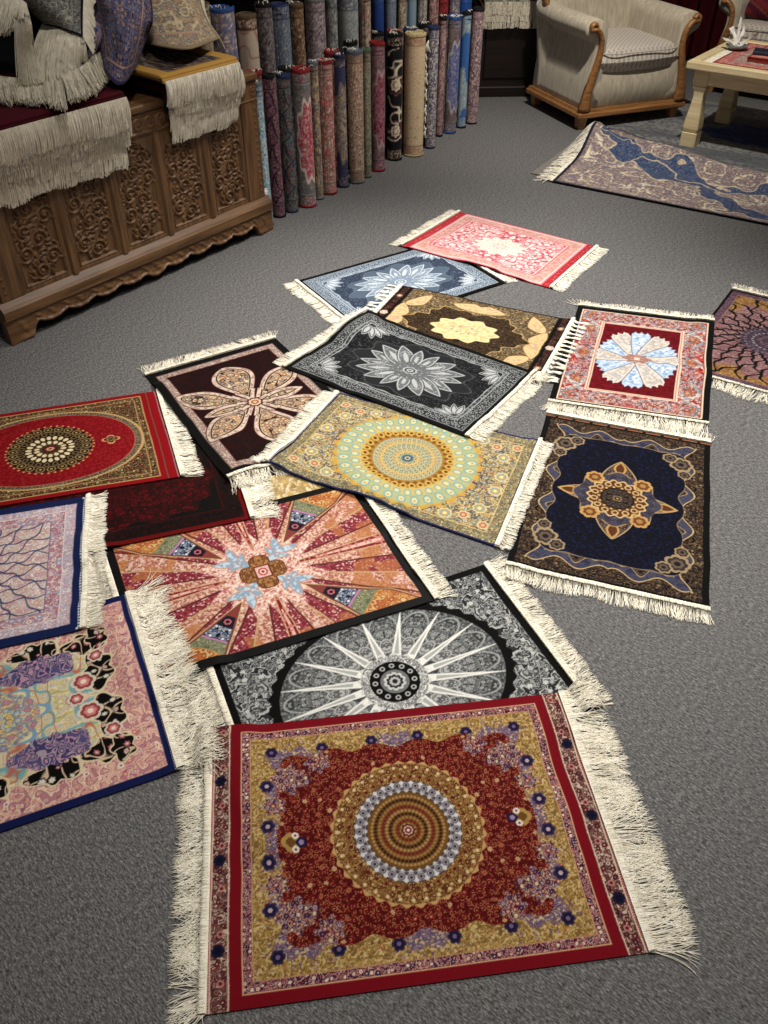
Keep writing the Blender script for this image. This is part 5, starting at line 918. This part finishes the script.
BACK = [ # px, py of the rim, height, width px, ...
 (200, 2, .70, 20, 'arabesque', (160, 146, 120), [(120, 104, 84), (176, 160, 130)], (110, 92, 76), 'brown', 'beige rolled carpet with brown scrolls in the back row, partly behind the draped carpets'),
 (221, 7, .76, 25, 'floral', (172, 164, 156), [(80, 90, 140), (190, 176, 160), (160, 120, 110)], (120, 110, 116), 'blue', 'beige rolled carpet with a blue rim and blue flowers in the back row'),
 (245, 14, .73, 22, 'round', (176, 160, 144), [(150, 110, 96), (96, 66, 58), (190, 170, 150)], (70, 48, 44), 'brown', 'cream rolled carpet with brown rim and large dark rosettes in the back row'),
 (263, 3, .75, 18, 'fine', (104, 98, 98), [(126, 120, 116), (84, 70, 76)], (66, 60, 64), 'black', 'dark grey rolled carpet with black rim in the back row'),
 (279, 4, .74, 21, 'arabesque', (92, 102, 116), [(150, 156, 160), (70, 80, 110)], (60, 66, 86), 'navy', 'slate blue rolled carpet with navy rim and pale scrolls in the back row'),
 (296, 3, .735, 16, 'floral', (140, 116, 92), [(160, 136, 110), (110, 84, 66)], (84, 62, 50), 'brown', 'brown floral rolled carpet with a fawn rim in the back row'),
 (314, -3, .74, 21, 'fine', (142, 134, 134), [(160, 150, 150), (116, 96, 104)], (96, 84, 90), 'grey', 'grey pink rolled carpet in the back row, fifth to the right of the blue-rimmed one'),
 (330.5, -6, .74, 13, 'fine', (124, 124, 122), [(150, 150, 146), (90, 92, 96)], (80, 80, 84), 'grey', 'narrow grey rolled carpet in the back row, left of the wide scrolled one'),
 (347.5, -4, .72, 22, 'arabesque', (134, 138, 138), [(176, 176, 170), (84, 96, 116)], (92, 98, 108), 'slate', 'wide grey rolled carpet with bold pale scrolls in the back row'),
 (365, -8, .72, 13, 'floral', (164, 150, 132), [(180, 170, 150), (150, 100, 96)], (130, 110, 96), 'cream', 'beige rolled carpet with pink flowers, beside the bright blue one'),
 (378, -9, .71, 13, 'cloud', (44, 72, 130), [(36, 60, 116), (80, 110, 150), (60, 90, 140), (40, 66, 120)], (36, 56, 110), 'blue', 'bright blue rolled carpet in the back row'),
 (390.5, -10, .71, 12, 'arabesque', (116, 124, 132), [(70, 86, 120), (150, 156, 156)], (84, 92, 104), 'navy', 'grey blue rolled carpet with dark lines, right of the bright blue one'),
 (402, -11, .70, 10, 'fine', (150, 136, 116), [(166, 150, 130), (120, 100, 88)], (104, 88, 76), 'brown', 'narrow tan rolled carpet in the back row above the black one'),
 (412, -12, .70, 11, 'cloud', (130, 144, 152), [(110, 130, 146), (90, 110, 130), (150, 160, 160), (120, 130, 140)], (100, 112, 124), 'slate', 'pale blue rolled carpet in the back row above the cream one'),
 (423, -13, .69, 11, 'fine', (132, 128, 124), [(150, 144, 136), (104, 96, 98)], (90, 84, 86), 'grey', 'grey rolled carpet in the back row above the tasselled one'),
 (434, -14, .65, 11, 'floral', (140, 110, 104), [(160, 130, 120), (120, 84, 84)], (90, 66, 66), 'brown', 'brownish pink rolled carpet in the back row, left of the red one'),
 (444, -15, .62, 11, 'fine', (120, 30, 38), [(140, 50, 50), (90, 20, 30)], (70, 14, 22), 'red', 'deep red rolled carpet in the back row'),
 (455, -10, .59, 12, 'floral', (150, 130, 124), [(170, 160, 150), (60, 80, 130)], (96, 84, 90), 'navy', 'cream and blue flowered rolled carpet, right of the deep red one'),
 (466, -8, .555, 14, 'cloud', (50, 92, 160), [(40, 76, 144), (70, 110, 170), (60, 100, 160), (44, 84, 150)], (36, 70, 140), 'blue', 'vivid blue rolled carpet standing last in the back row')]
for i, (px, py, h, wpx, kind, base, cols, out, bind, lab) in enumerate(BACK):
    P = at(px, py, h); dist = P[1]*math.cos(TILT)+(CAMH-h)*math.sin(TILT); R = wpx*dist/FOC/2
    carpet_roll(lab, P[0], P[1], h, R, kind, base, cols, out, bind, 60+i, GB, 6 if i % 2 else 0, res=.7)

# ------------------------------------------------------------------ armchairs
def chair(label, P, rz, cush=True):
    W, D = .66, .56; t = thing('armchair', label, 'armchair', (P[0], P[1], 0), rz, 'beige armchairs with wooden trim')
    for x0 in (.01, W-.06):
        for y0 in (.01, D-.06):
            loft('foot', [[(x0+.025+sx*r, y0+.025+sy*r, z) for sx, sy in ((-1, -1), (1, -1), (1, 1), (-1, 1))] for r, z in ((.017, 0), (.020, .01), (.024, .05), (.027, .066))], TRIMW, t, False)
    bm = bmesh.new(); pr = [(-.006, .062), (-.012, .068), (-.012, .084), (-.004, .092), (.0, .104), (.04, .104), (.04, .062)]
    def rail(a, b, n): # mitred rail from a to b, outward normal n
        a, b, n = Vector(a), Vector(b), Vector(n); add_loft(bm, [[(p.x-n.x*o+dirn.x*o, p.y-n.y*o+dirn.y*o, z) for o, z in pr] for p, dirn in ((a, (b-a).normalized()), (b, (a-b).normalized()))])
    rail((0, 0), (W, 0), (0, -1)); rail((W, 0), (W, D), (1, 0)); rail((W, D), (0, D), (0, 1)); rail((0, D), (0, 0), (-1, 0)); bmobj('base_rail', bm, TRIMW, t)
    # front apron: bowed upholstery between the arms
    n, m = 40, 16; V = []
    for i in range(n):
        for j in range(m):
            u, v = i/(n-1), j/(m-1); V.append((.06+u*(W-.12), .03-.026*math.sin(PI*u)**.6*(.5+.5*math.sin(PI*min(1, v*1.0)))-.012*math.sin(PI*v), .10+.178*v))
    b0 = len(V); V += [(x, .46, z) for x, y, z in V]; q = gridq(n, m); rim = np.concatenate([np.arange(n)*m, (n-1)*m+np.arange(1, m), np.arange(n-2, -1, -1)*m+m-1, np.arange(m-2, 0, -1)]); r2 = np.roll(np.arange(len(rim)), -1)
    npmesh('seat_base', V, np.concatenate([q, q[:, ::-1]+b0, np.stack([rim, rim[r2], rim[r2]+b0, rim+b0], -1)]), UPH, t)
    # cushion, softly crowned
    n, m = 40, 36; V = np.zeros((2, n, m, 3))
    for i in range(n):
        for j in range(m):
            u, v = i/(n-1)*2-1, j/(m-1)*2-1; e = max(0, 1-max(abs(u), abs(v))**10); ed = (1-abs(u)**6)*(1-abs(v)**6); x = W/2+(W/2-.072)*u*(1-.02*abs(v)**4); y = .25+.245*v-.026*(1-u*u)*(v < 0)*abs(v)
            V[0, i, j] = (x, y, .325+.052*min(1, ed*2.2)**.35+.016*ed); V[1, i, j] = (x, y, .325-.052*min(1, ed*2.2)**.35)
    q = gridq(n, m); cu_ = npmesh('seat_cushion', V.reshape(-1, 3), np.concatenate([q, q[:, ::-1]+n*m]), CUSH, t)
    for zc in (.366,):
        pp = [(W/2+(W/2-.074)*math.copysign(abs(math.cos(a_))**.22, math.cos(a_)), .25+.243*math.copysign(abs(math.sin(a_))**.22, math.sin(a_))-(.026*(1-math.cos(a_)**2) if math.sin(a_) < 0 else 0)*(1-abs(math.cos(a_))), zc) for a_ in np.linspace(0, 2*PI, 97)]
        v, q = tubes(np.array([pp]), np.full((1, 97), .003), 6); npmesh('piping', v, q, CUSH, cu_)
    # arms: upholstered profile rolled outward, swept to the back
    prof = [(.012, .10), (.018, .22), (.042, .34), (.046, .41), (.018, .435), (-.012, .455), (-.022, .485), (-.008, .515), (.03, .53), (.075, .522), (.105, .49), (.112, .44), (.112, .30), (.112, .10)]
    for sd in (0, 1):
        A = resample(np.array(prof), 44, 0); rings = []
        for y, k in ((.012, .985), (.022, 1), (.2, 1), (.36, 1.0), (.50, 1.03), (.545, 1.05)):
            rings.append([((W-x) if sd else x, y, .10+(z-.10)*k) for x, z in A])
        arm_ = loft('arm', rings, UPH, t)
        # carved trim on the arm's front: a strip that sweeps from the rail up into a scroll
        C_ = resample(np.array([(.026, .100), (.030, .17), (.046, .25), (.070, .34), (.076, .41), (.062, .46), (.030, .487), (.006, .482), (.004, .505), (.022, .512), (.034, .499)]), 60, 0); w_ = np.interp(np.linspace(0, 1, 60), [0, .12, .4, .62, .8, 1], [.034, .022, .012, .011, .010, .008])
        T = np.gradient(C_, axis=0); T /= np.linalg.norm(T, axis=1)[:, None]; Nn = np.stack([-T[:, 1], T[:, 0]], 1); rings = []
        for c_, n_, w in zip(C_, Nn, w_):
            pts = [c_-n_*w, c_-n_*w, c_-n_*w*.5, c_+n_*w*.5, c_+n_*w, c_+n_*w]; ys = [.016, -.006, -.014, -.014, -.006, .016]
            rings.append([((W-p[0]) if sd else p[0], y, p[1]) for p, y in zip(pts, ys)])
        loft('arm_trim', rings, TRIMW, arm_)
    # back: padded slab leaning backwards, crowned top
    n, m = 36, 30; V = np.zeros((2, n, m, 3))
    for i in range(n):
        for j in range(m):
            u, v = i/(n-1)*2-1, j/(m-1); top = .86+.05*(1-u*u); z = .10+(top-.10)*v; ed = (1-abs(u)**8)*(1-v**10); lean = .16*max(0, v-.15); xw = (W/2-.012+.02*v)*u
            V[0, i, j] = (W/2+xw, .50-.075*ed**.35+lean+.035*u*u*0-.02*abs(u)**3, z); V[1, i, j] = (W/2+xw, .545+.02*ed+lean-.035*abs(u)**3, z)
    q = gridq(n, m); rim = np.concatenate([np.arange(n)*m, (n-1)*m+np.arange(1, m), np.arange(n-2, -1, -1)*m+m-1, np.arange(m-2, 0, -1)]); r2 = np.roll(np.arange(len(rim)), -1); b0 = n*m
    back_ = npmesh('backrest', V.reshape(-1, 3), np.concatenate([q, q[:, ::-1]+b0, np.stack([rim, rim[r2], rim[r2]+b0, rim+b0], -1)]), UPH, t)
    for sd in (0, 1):
        C_ = [(.0, .455, .515), (-.004, .46, .56), (.006, .485, .66), (.0, .525, .78), (.012, .55, .88)]
        sweep('back_trim', [((W-x) if sd else x, y, z) for x, y, z in C_], [.012, .018, .014, .014, .012], TRIMW, back_)
    return t
def mat_cushion():
    m, nt, b = newmat('trellis_damask', .8, .15); v = coords(nt, (1, 1, 1), (0, 0, PI/4)); ck = N(nt, 'ShaderNodeTexBrick'); ck.offset = 0.0; ck.inputs['Scale'].default_value = 26; ck.inputs['Mortar Size'].default_value = .09; ck.inputs['Brick Width'].default_value = .5; ck.inputs['Row Height'].default_value = .5; ck.inputs['Color1'].default_value = (*lin((172, 164, 156)), 1); ck.inputs['Color2'].default_value = (*lin((162, 154, 148)), 1); ck.inputs['Mortar'].default_value = (*lin((200, 192, 182)), 1)
    nt.links.new(v, ck.inputs['Vector']); nt.links.new(ck.outputs['Color'], b.inputs['Base Color']); bump(nt, b, ck.outputs['Fac'], .3, .003); return m
CUSH = mat_cushion()
AO = np.array([1.05, 4.86]); ARZ = math.atan2(.364, .93)
chair('beige upholstered armchair with honey wood trim, behind the folded blue carpet', AO, ARZ)
fp = at(707, 92)
AO2 = np.array([fp[0]-.03, fp[1]]); ARZ2 = math.atan2(-.60, .80)
chair('second beige armchair, mostly out of view behind the cream table', AO2, ARZ2)
c2, s2 = math.cos(ARZ2), math.sin(ARZ2)
def on2(x, y): return np.array([AO2[0]+c2*x-s2*y, AO2[1]+s2*x+c2*y])
n, m = 40, 40; U, V_ = np.meshgrid(np.linspace(-1, 1, n), np.linspace(-1, 1, m), indexing='ij'); ed = np.clip((1-np.abs(U)**4)*(1-np.abs(V_)**4), 0, 1)**.5; pin = 1-.08*(1-np.maximum(np.abs(U), np.abs(V_)))*0-.06*np.cos(U*PI/2)*np.cos(V_*PI/2)*0
XX, YY = U*.21*(1-.05*(1-V_**2)), V_*.21*(1-.05*(1-U**2)); cv = Cv(XX, YY, (84, 24, 40)); q_ = (YY+XX*.4)/.075 % 1; cv.fill(S(np.abs(q_-.5)-.2, .05), (116, 40, 46)); cv.fill(S(np.abs(q_-.15)-.06, .03), (130, 76, 60)); cv.fill(S(np.abs(q_-.9)-.05, .03), (66, 30, 60))
G = np.stack([np.stack([XX, -.075*ed, YY], -1), np.stack([XX, .075*ed, YY], -1)]); q = gridq(n, m)
cp = on2(.33, .19); cush = npmesh('scatter_cushion', G.reshape(-1, 3), np.concatenate([q[:, ::-1], q+n*m]), PILE, None, np.concatenate([cv.C.reshape(-1, 3)]*2)); cush.location = (cp[0], cp[1], .575); cush.rotation_euler = (-.42, .12, ARZ2)
tag(cush, 'burgundy striped scatter cushion leaning in the second armchair', 'cushion')

# ------------------------------------------------------------------ cream table and what lies on it
TZ = .40; tcn = at(687, 61, TZ)[:2]; TRZ = math.atan2(-.60, .80); tx, ty = np.array([.80, -.60]), np.array([.60, .80]); TLX, TLY = 1.15, .66
table = thing('coffee_table', 'cream wooden low table with shaped square legs, beside the beige armchair', 'table', (tcn[0], tcn[1], 0), TRZ)
bm = bmesh.new()
for x0, x1, y0, y1 in ((0, TLX, 0, .05), (0, TLX, TLY-.05, TLY), (0, .05, .05, TLY-.05), (TLX-.05, TLX, .05, TLY-.05)): add_box(bm, x0, x1, y0, y1, TZ-.034, TZ, .005)
add_box(bm, .045, TLX-.045, .045, TLY-.045, TZ-.03, TZ-.006, 0); bmobj('table_top', bm, CREAMW, table)
bm = bmesh.new()
for x0, x1, y0, y1 in ((.05, TLX-.05, .045, .065), (.05, TLX-.05, TLY-.065, TLY-.045), (.045, .065, .05, TLY-.05), (TLX-.065, TLX-.045, .05, TLY-.05)): add_box(bm, x0, x1, y0, y1, TZ-.105, TZ-.034, .003)
bmobj('apron', bm, CREAMW, table)
for lx in (.075, TLX-.075):
    for ly in (.075, TLY-.075):
        pr = [(.040, 0), (.041, .004), (.040, .068), (.033, .072), (.038, .078), (.040, .09), (.037, .13), (.029, .19), (.025, .235), (.027, .262), (.035, .282), (.029, .287), (.0385, .294), (.0385, TZ-.036)]
        loft('leg', [[(lx+sx*r, ly+sy*r, z) for sx, sy in ((-1, -.86), (-.86, -1), (.86, -1), (1, -.86), (1, .86), (.86, 1), (-.86, 1), (-1, .86))] for r, z in pr], CREAMW, table, False)
def tw(x, y, z=0): p = tcn+tx*x+ty*y; return np.array([p[0], p[1], z])
def flat_rug(label, name, x0, x1, y0, y1, z0, pat, dx=.003, seed=1, fr=True, th=.003, group=None):
    root = thing(name, label, 'carpet', tw((x0+x1)/2, (y0+y1)/2, z0), TRZ, group); a, b = (x1-x0)/2, (y1-y0)/2; n, m = int(2*a/dx), int(2*b/dx); X, Y = np.meshgrid(np.linspace(-a, a, n), np.linspace(-b, b, m), indexing='ij'); Z = th+.0006*fbm(X/.05, Y/.05, seed, 2); C = pat(X, Y, a, b)
    G = np.stack([X, Y, Z], -1).reshape(-1, 3); rim = np.concatenate([np.arange(n)*m, (n-1)*m+np.arange(1, m), np.arange(n-2, -1, -1)*m+m-1, np.arange(m-2, 0, -1)]); r2 = np.roll(np.arange(len(rim)), -1); low = G[rim].copy(); low[:, 2] = .0003; k0 = len(G)
    npmesh('pile', np.concatenate([G, low]), np.concatenate([gridq(n, m), np.stack([rim, k0+np.arange(len(rim)), k0+r2, rim[r2]], -1)]), PILE, root, np.concatenate([C.reshape(-1, 3), C.reshape(-1, 3)[rim]]))
    if fr:
        rg = np.random.default_rng(seed); nn = 200; t = np.linspace(-b, b, nn); f = np.linspace(0, 1, 5); P = np.zeros((nn, 5, 3)); P[:, :, 0] = -a-.04*f[None]*(.85+.3*rg.random((nn, 1))); P[:, :, 1] = t[:, None]+rg.normal(0, .003, (nn, 1))*f; P[:, :, 2] = .0015+.001*rg.random((nn, 1)); v, q = tubes(P, np.full((nn, 5), .0011)); npmesh('fringe', v, q, FRINGE, root)
    return root
flat_rug('salmon and grey small carpet with white fringe laid in the table top', 'table_carpet', .105, 1.02, .062, TLY-.075, TZ-.006, p_salmon, seed=5, th=.004)
flat_rug('smaller red carpet folded on top of the salmon table carpet', 'table_carpet', .235, .86, .17, .56, TZ+.0002, p_salmon, seed=8, fr=False, th=.02)
ph = at(766, 54, TZ+.0215); o = box('wallet', -.06, .06, -.045, .045, 0, .016, mat_noise('dark_navy_leather', [(.3, (26, 30, 48)), (.7, (38, 44, 66))], 80, .5, .4), None, .004); o.location = ph; o.rotation_euler = (0, 0, TRZ+.2); tag(o, 'dark navy flat wallet lying on the red table carpet', 'wallet')
GLASS = mat_noise('frosted_dish', [(.3, (110, 112, 112)), (.7, (140, 142, 140))], 30, .2, .6, bs=0)
dpos = at(736, 49.5, TZ-.0005); dish = thing('dish', 'small grey dish of crumpled white wrappers on the cream table', 'dish', dpos)
loft('bowl', lathe_rings([(.020, .002), (.034, .003), (.05, .013), (.056, .022), (.053, .0225), (.046, .014), (.030, .0075), (.004, .007)], 28), GLASS, dish)
PAPER = mat_noise('white_paper', [(.3, (214, 212, 208)), (.7, (236, 234, 230))], 30, .7, .2, bs=0)
rg = random.Random(7)
for k, lab in enumerate(('twisted white wrapper standing tallest in the dish', 'white wrapper leaning right out of the dish', 'flat white wrapper at the left of the dish', 'crumpled white wrapper in the middle of the dish', 'short white wrapper at the near side of the dish', 'folded white wrapper at the back of the dish')):
    an = (1.3, .1, 2.9, .8, 4.6, 2.0)[k]; L_ = (.125, .11, .085, .08, .07, .09)[k]; el = (1.25, .55, .35, .9, .6, .8)[k]; n, m = 16, 7; V = np.zeros((n, m, 3))
    for i in range(n):
        for j in range(m):
            f, g = i/(n-1), (j/(m-1)-.5); tw_ = f*1.2+k; wd = .034*(1-.5*math.sin(PI*f)); x = f*L_*math.cos(el)+.004; z = .017+f*L_*math.sin(el)+g*wd*math.sin(tw_)*.8+.003*math.sin(9*f+5*g); y = g*wd*math.cos(tw_); V[i, j] = (x*math.cos(an)-y*math.sin(an), x*math.sin(an)+y*math.cos(an), max(.014, z))
    V += [.006*math.cos(an*2.3), .006*math.sin(an*2.3), .002*k]
    q = gridq(n, m); v2 = V.copy().reshape(-1, 3)-[0, 0, .0012]; o = npmesh('paper_wrapper', np.concatenate([V.reshape(-1, 3), v2]), np.concatenate([q, q[:, ::-1]+n*m]), PAPER); o.location = dpos; tag(o, lab, 'wrapper', 'white paper wrappers in the dish')

# ------------------------------------------------------------------ carpets at the far right
wr = rect(at(628, 118)[:2]+np.array([-.05, .1])+.5*np.array([.519, .855]), (.855, -.519), 1.9, 1.7)
def floor_big(label, fn, pat, nu, nv, size, seed, fr=None, mat=PILE, name='floor_carpet'):
    U, V = np.meshgrid(np.linspace(0, 1, nu), np.linspace(0, 1, nv), indexing='ij'); G = fn(U, V); X, Y = (U-.5)*size[0], (V-.5)*size[1]; C = pat(X, Y, size[0]/2, size[1]/2); o3 = np.array([G[..., 0].mean(), G[..., 1].mean(), 0]); root = thing(name, label, 'carpet', o3)
    G2 = G.reshape(-1, 3); rim = np.concatenate([np.arange(nu)*nv, (nu-1)*nv+np.arange(1, nv), np.arange(nu-2, -1, -1)*nv+nv-1, np.arange(nv-2, 0, -1)]); r2 = np.roll(np.arange(len(rim)), -1); low = G2[rim]-[0, 0, .0045]; k0 = len(G2)
    npmesh('pile', np.concatenate([G2, low])-o3, np.concatenate([gridq(nu, nv), np.stack([rim, k0+np.arange(len(rim)), k0+r2, rim[r2]], -1)]), mat, root, np.concatenate([C.reshape(-1, 3), C.reshape(-1, 3)[rim]])); return root, G, o3
def wfn(U, V):
    P = ((1-U)*(1-V))[..., None]*wr[0]+(U*(1-V))[..., None]*wr[1]+(U*V)[..., None]*wr[2]+((1-U)*V)[..., None]*wr[3]; return np.concatenate([P, (.0045+0*U)[..., None]], -1)
floor_big('flat washed grey carpet with faded blue patches, under the cream table', wfn, p_washed, 260, 230, (1.9, 1.7), 3)
NA, FA = np.array([.791, 4.057]), np.array([1.215, 4.87]); ru = np.array([.847, -.531]); 
def rfn(U, V):      # V: 0 near edge, 1 far edge; pushed up into soft folds along its length
    near = NA+ru*(U*1.75)[..., None]; far = FA+(ru*(U*1.62)[..., None])+np.array([-.16, -.30])*np.clip(U*2.1-.12, 0, 1)[..., None]**.8*.9
    P = near*(1-V)[..., None]+far*V[..., None]; s1 = np.exp(-((V-.62-.10*np.sin(U*5.))/.16)**2)*(.035+.05*np.clip(U*3, 0, 1)*(.6+.4*np.sin(U*9+1))); s2 = .018*np.exp(-((V-.25-.05*np.sin(U*7))/.12)**2)*np.sin(U*6)**2; en = .07*np.exp(-(U/.045)**2)*np.exp(-((V-.70)/.16)**2)
    z = .0095+(s1*1.25+s2*1.3+en)*np.minimum(1, V*9)+.004*V; return np.concatenate([P, z[..., None]], -1)
root, G, o3 = floor_big('long blue and beige carpet lying in soft folds, by the armchair', rfn, p_blueflow, 420, 230, (1.75, .92), 8, mat=SILK)
out = -ru/np.linalg.norm(ru); E0 = G[0]; rg = np.random.default_rng(5); nn = 520; t = rg.random(nn)**1.0; R0 = np.stack([np.interp(t*(len(E0)-1), np.arange(len(E0)), E0[:, q]) for q in range(3)], -1); f = np.linspace(0, 1, 7); cl = fbm(t*16, t*0+.3, 4, 2)-.5; an = rg.normal(0, .3, nn)+cl*1.6; Ln = .08*(.75+.5*rg.random(nn))
dv = out[None]*np.cos(an)[:, None]+np.array([-out[1], out[0]])[None]*np.sin(an)[:, None]; P = np.zeros((nn, 7, 3)); P[:, :, :2] = R0[:, None, :2]+dv[:, None]*(Ln[:, None]*f[None])[..., None]; P[:, :, 2] = np.maximum(.0025+.012*rg.random((nn, 1))*np.sin(f*PI)[None], R0[:, 2:]*(1-f[None]**1.4)); v, q = tubes(P, np.full((nn, 7), .0014)); npmesh('fringe', v-o3, q, FRINGE, root)

# ------------------------------------------------------------------ dark stand with carpets, curtain
bp = at(492, 97)[:2]; BRZ = math.atan2(RD[1], RD[0])*0+.05
bench = thing('carved_stand', 'dark wooden stand with a turned corner post, left of the armchair', 'stand', (bp[0]-.1, bp[1], 0), BRZ)
bm = bmesh.new(); add_box(bm, 0, .42, .02, .44, .05, .44, .004); add_box(bm, -.02, .48, -.01, .47, .0, .06, .008); add_box(bm, .04, .36, .008, .03, .10, .40, .004); bmobj('cabinet', bm, DARKW, bench)
box('stand_top', -.02, .48, -.015, .47, .44, .47, DARKW, bench, .006)
loft('turned_post', lathe_rings([(.02, .06), (.02, .08), (.012, .09), (.022, .12), (.012, .15), (.022, .18), (.012, .21), (.022, .24), (.012, .27), (.022, .30), (.012, .33), (.022, .36), (.014, .40), (.022, .44)], 16, .448, .03), DARKW, bench)
def stand_rug(lab, z0, dxy, pat, seed, L):
    c, s_ = math.cos(BRZ), math.sin(BRZ); root = thing('folded_carpet', lab, 'carpet', (bp[0]-.1, bp[1], z0), BRZ, 'folded carpets on the dark stand'); x0, x1 = .0+dxy, .46-dxy*.5; path = resample(np.array([(.42, .018), (.2, .022), (.02, .018), (-.02, .012), (-.032, -.01), (-.036, -.03)]), 30, 0); ns = 90; xs = np.linspace(x0, x1, ns); loop = np.concatenate([path, (path+[.004, -.006])[::-1]]); V = np.zeros((ns, len(loop), 3)); V[:, :, 0] = xs[:, None]; V[:, :, 1] = loop[None, :, 0]; V[:, :, 2] = loop[None, :, 1]+.003*np.sin(xs*30+seed)[:, None]; X, Y = np.meshgrid(xs-.23, np.linspace(-.25, .25, len(loop)), indexing='ij'); npmesh('folded_pile', V.reshape(-1, 3), gridq(ns, len(loop), True), PILE, root, pat(X, Y, .23, .25).reshape(-1, 3))
    rg = np.random.default_rng(seed); nn = 320; f = np.linspace(0, 1, 6); P = np.zeros((nn, 6, 3)); t = rg.random(nn); P[:, :, 0] = (x0+(x1-x0)*t)[:, None]+rg.normal(0, .008, (nn, 1))*f; P[:, :, 1] = -.036-.01*np.sin(f*PI/2)[None]-.004*rg.random((nn, 1)); P[:, :, 2] = -.025-L*f[None]*(.8+.3*fbm(t*9, t*0+seed, 3, 2))[:, None]; v, q = tubes(P, np.full((nn, 6), .0014)); npmesh('fringe', v, q, FRINGE_OLD, root)
stand_rug('folded carpet at the bottom of the pile on the dark stand', .472, .0, DK[2], 3, .075)
stand_rug('folded carpet in the middle of the pile on the dark stand', .50, .015, p_simple((176, 168, 150), None, None), 5, .07)
stand_rug('dark patterned folded carpet on top of the pile on the dark stand', .53, .02, pg, 7, .07)
n, m = 220, 30; X, Z = np.meshgrid(np.linspace(0, 1.5, n), np.linspace(.02, 2.1, m), indexing='ij'); Yw = .035*np.sin(X*2*PI/.13+.6*np.sin(X*9))+.01*np.sin(X*60); V = np.stack([X, Yw, Z], -1); q = gridq(n, m); o = npmesh('curtain', np.concatenate([V.reshape(-1, 3), (V+[0, .004, 0]).reshape(-1, 3)]), np.concatenate([q, q[:, ::-1]+n*m]), CURT); o.location = (1.55, 6.45, 0); tag(o, 'dark maroon curtain hanging in folds behind the armchairs', 'curtain')
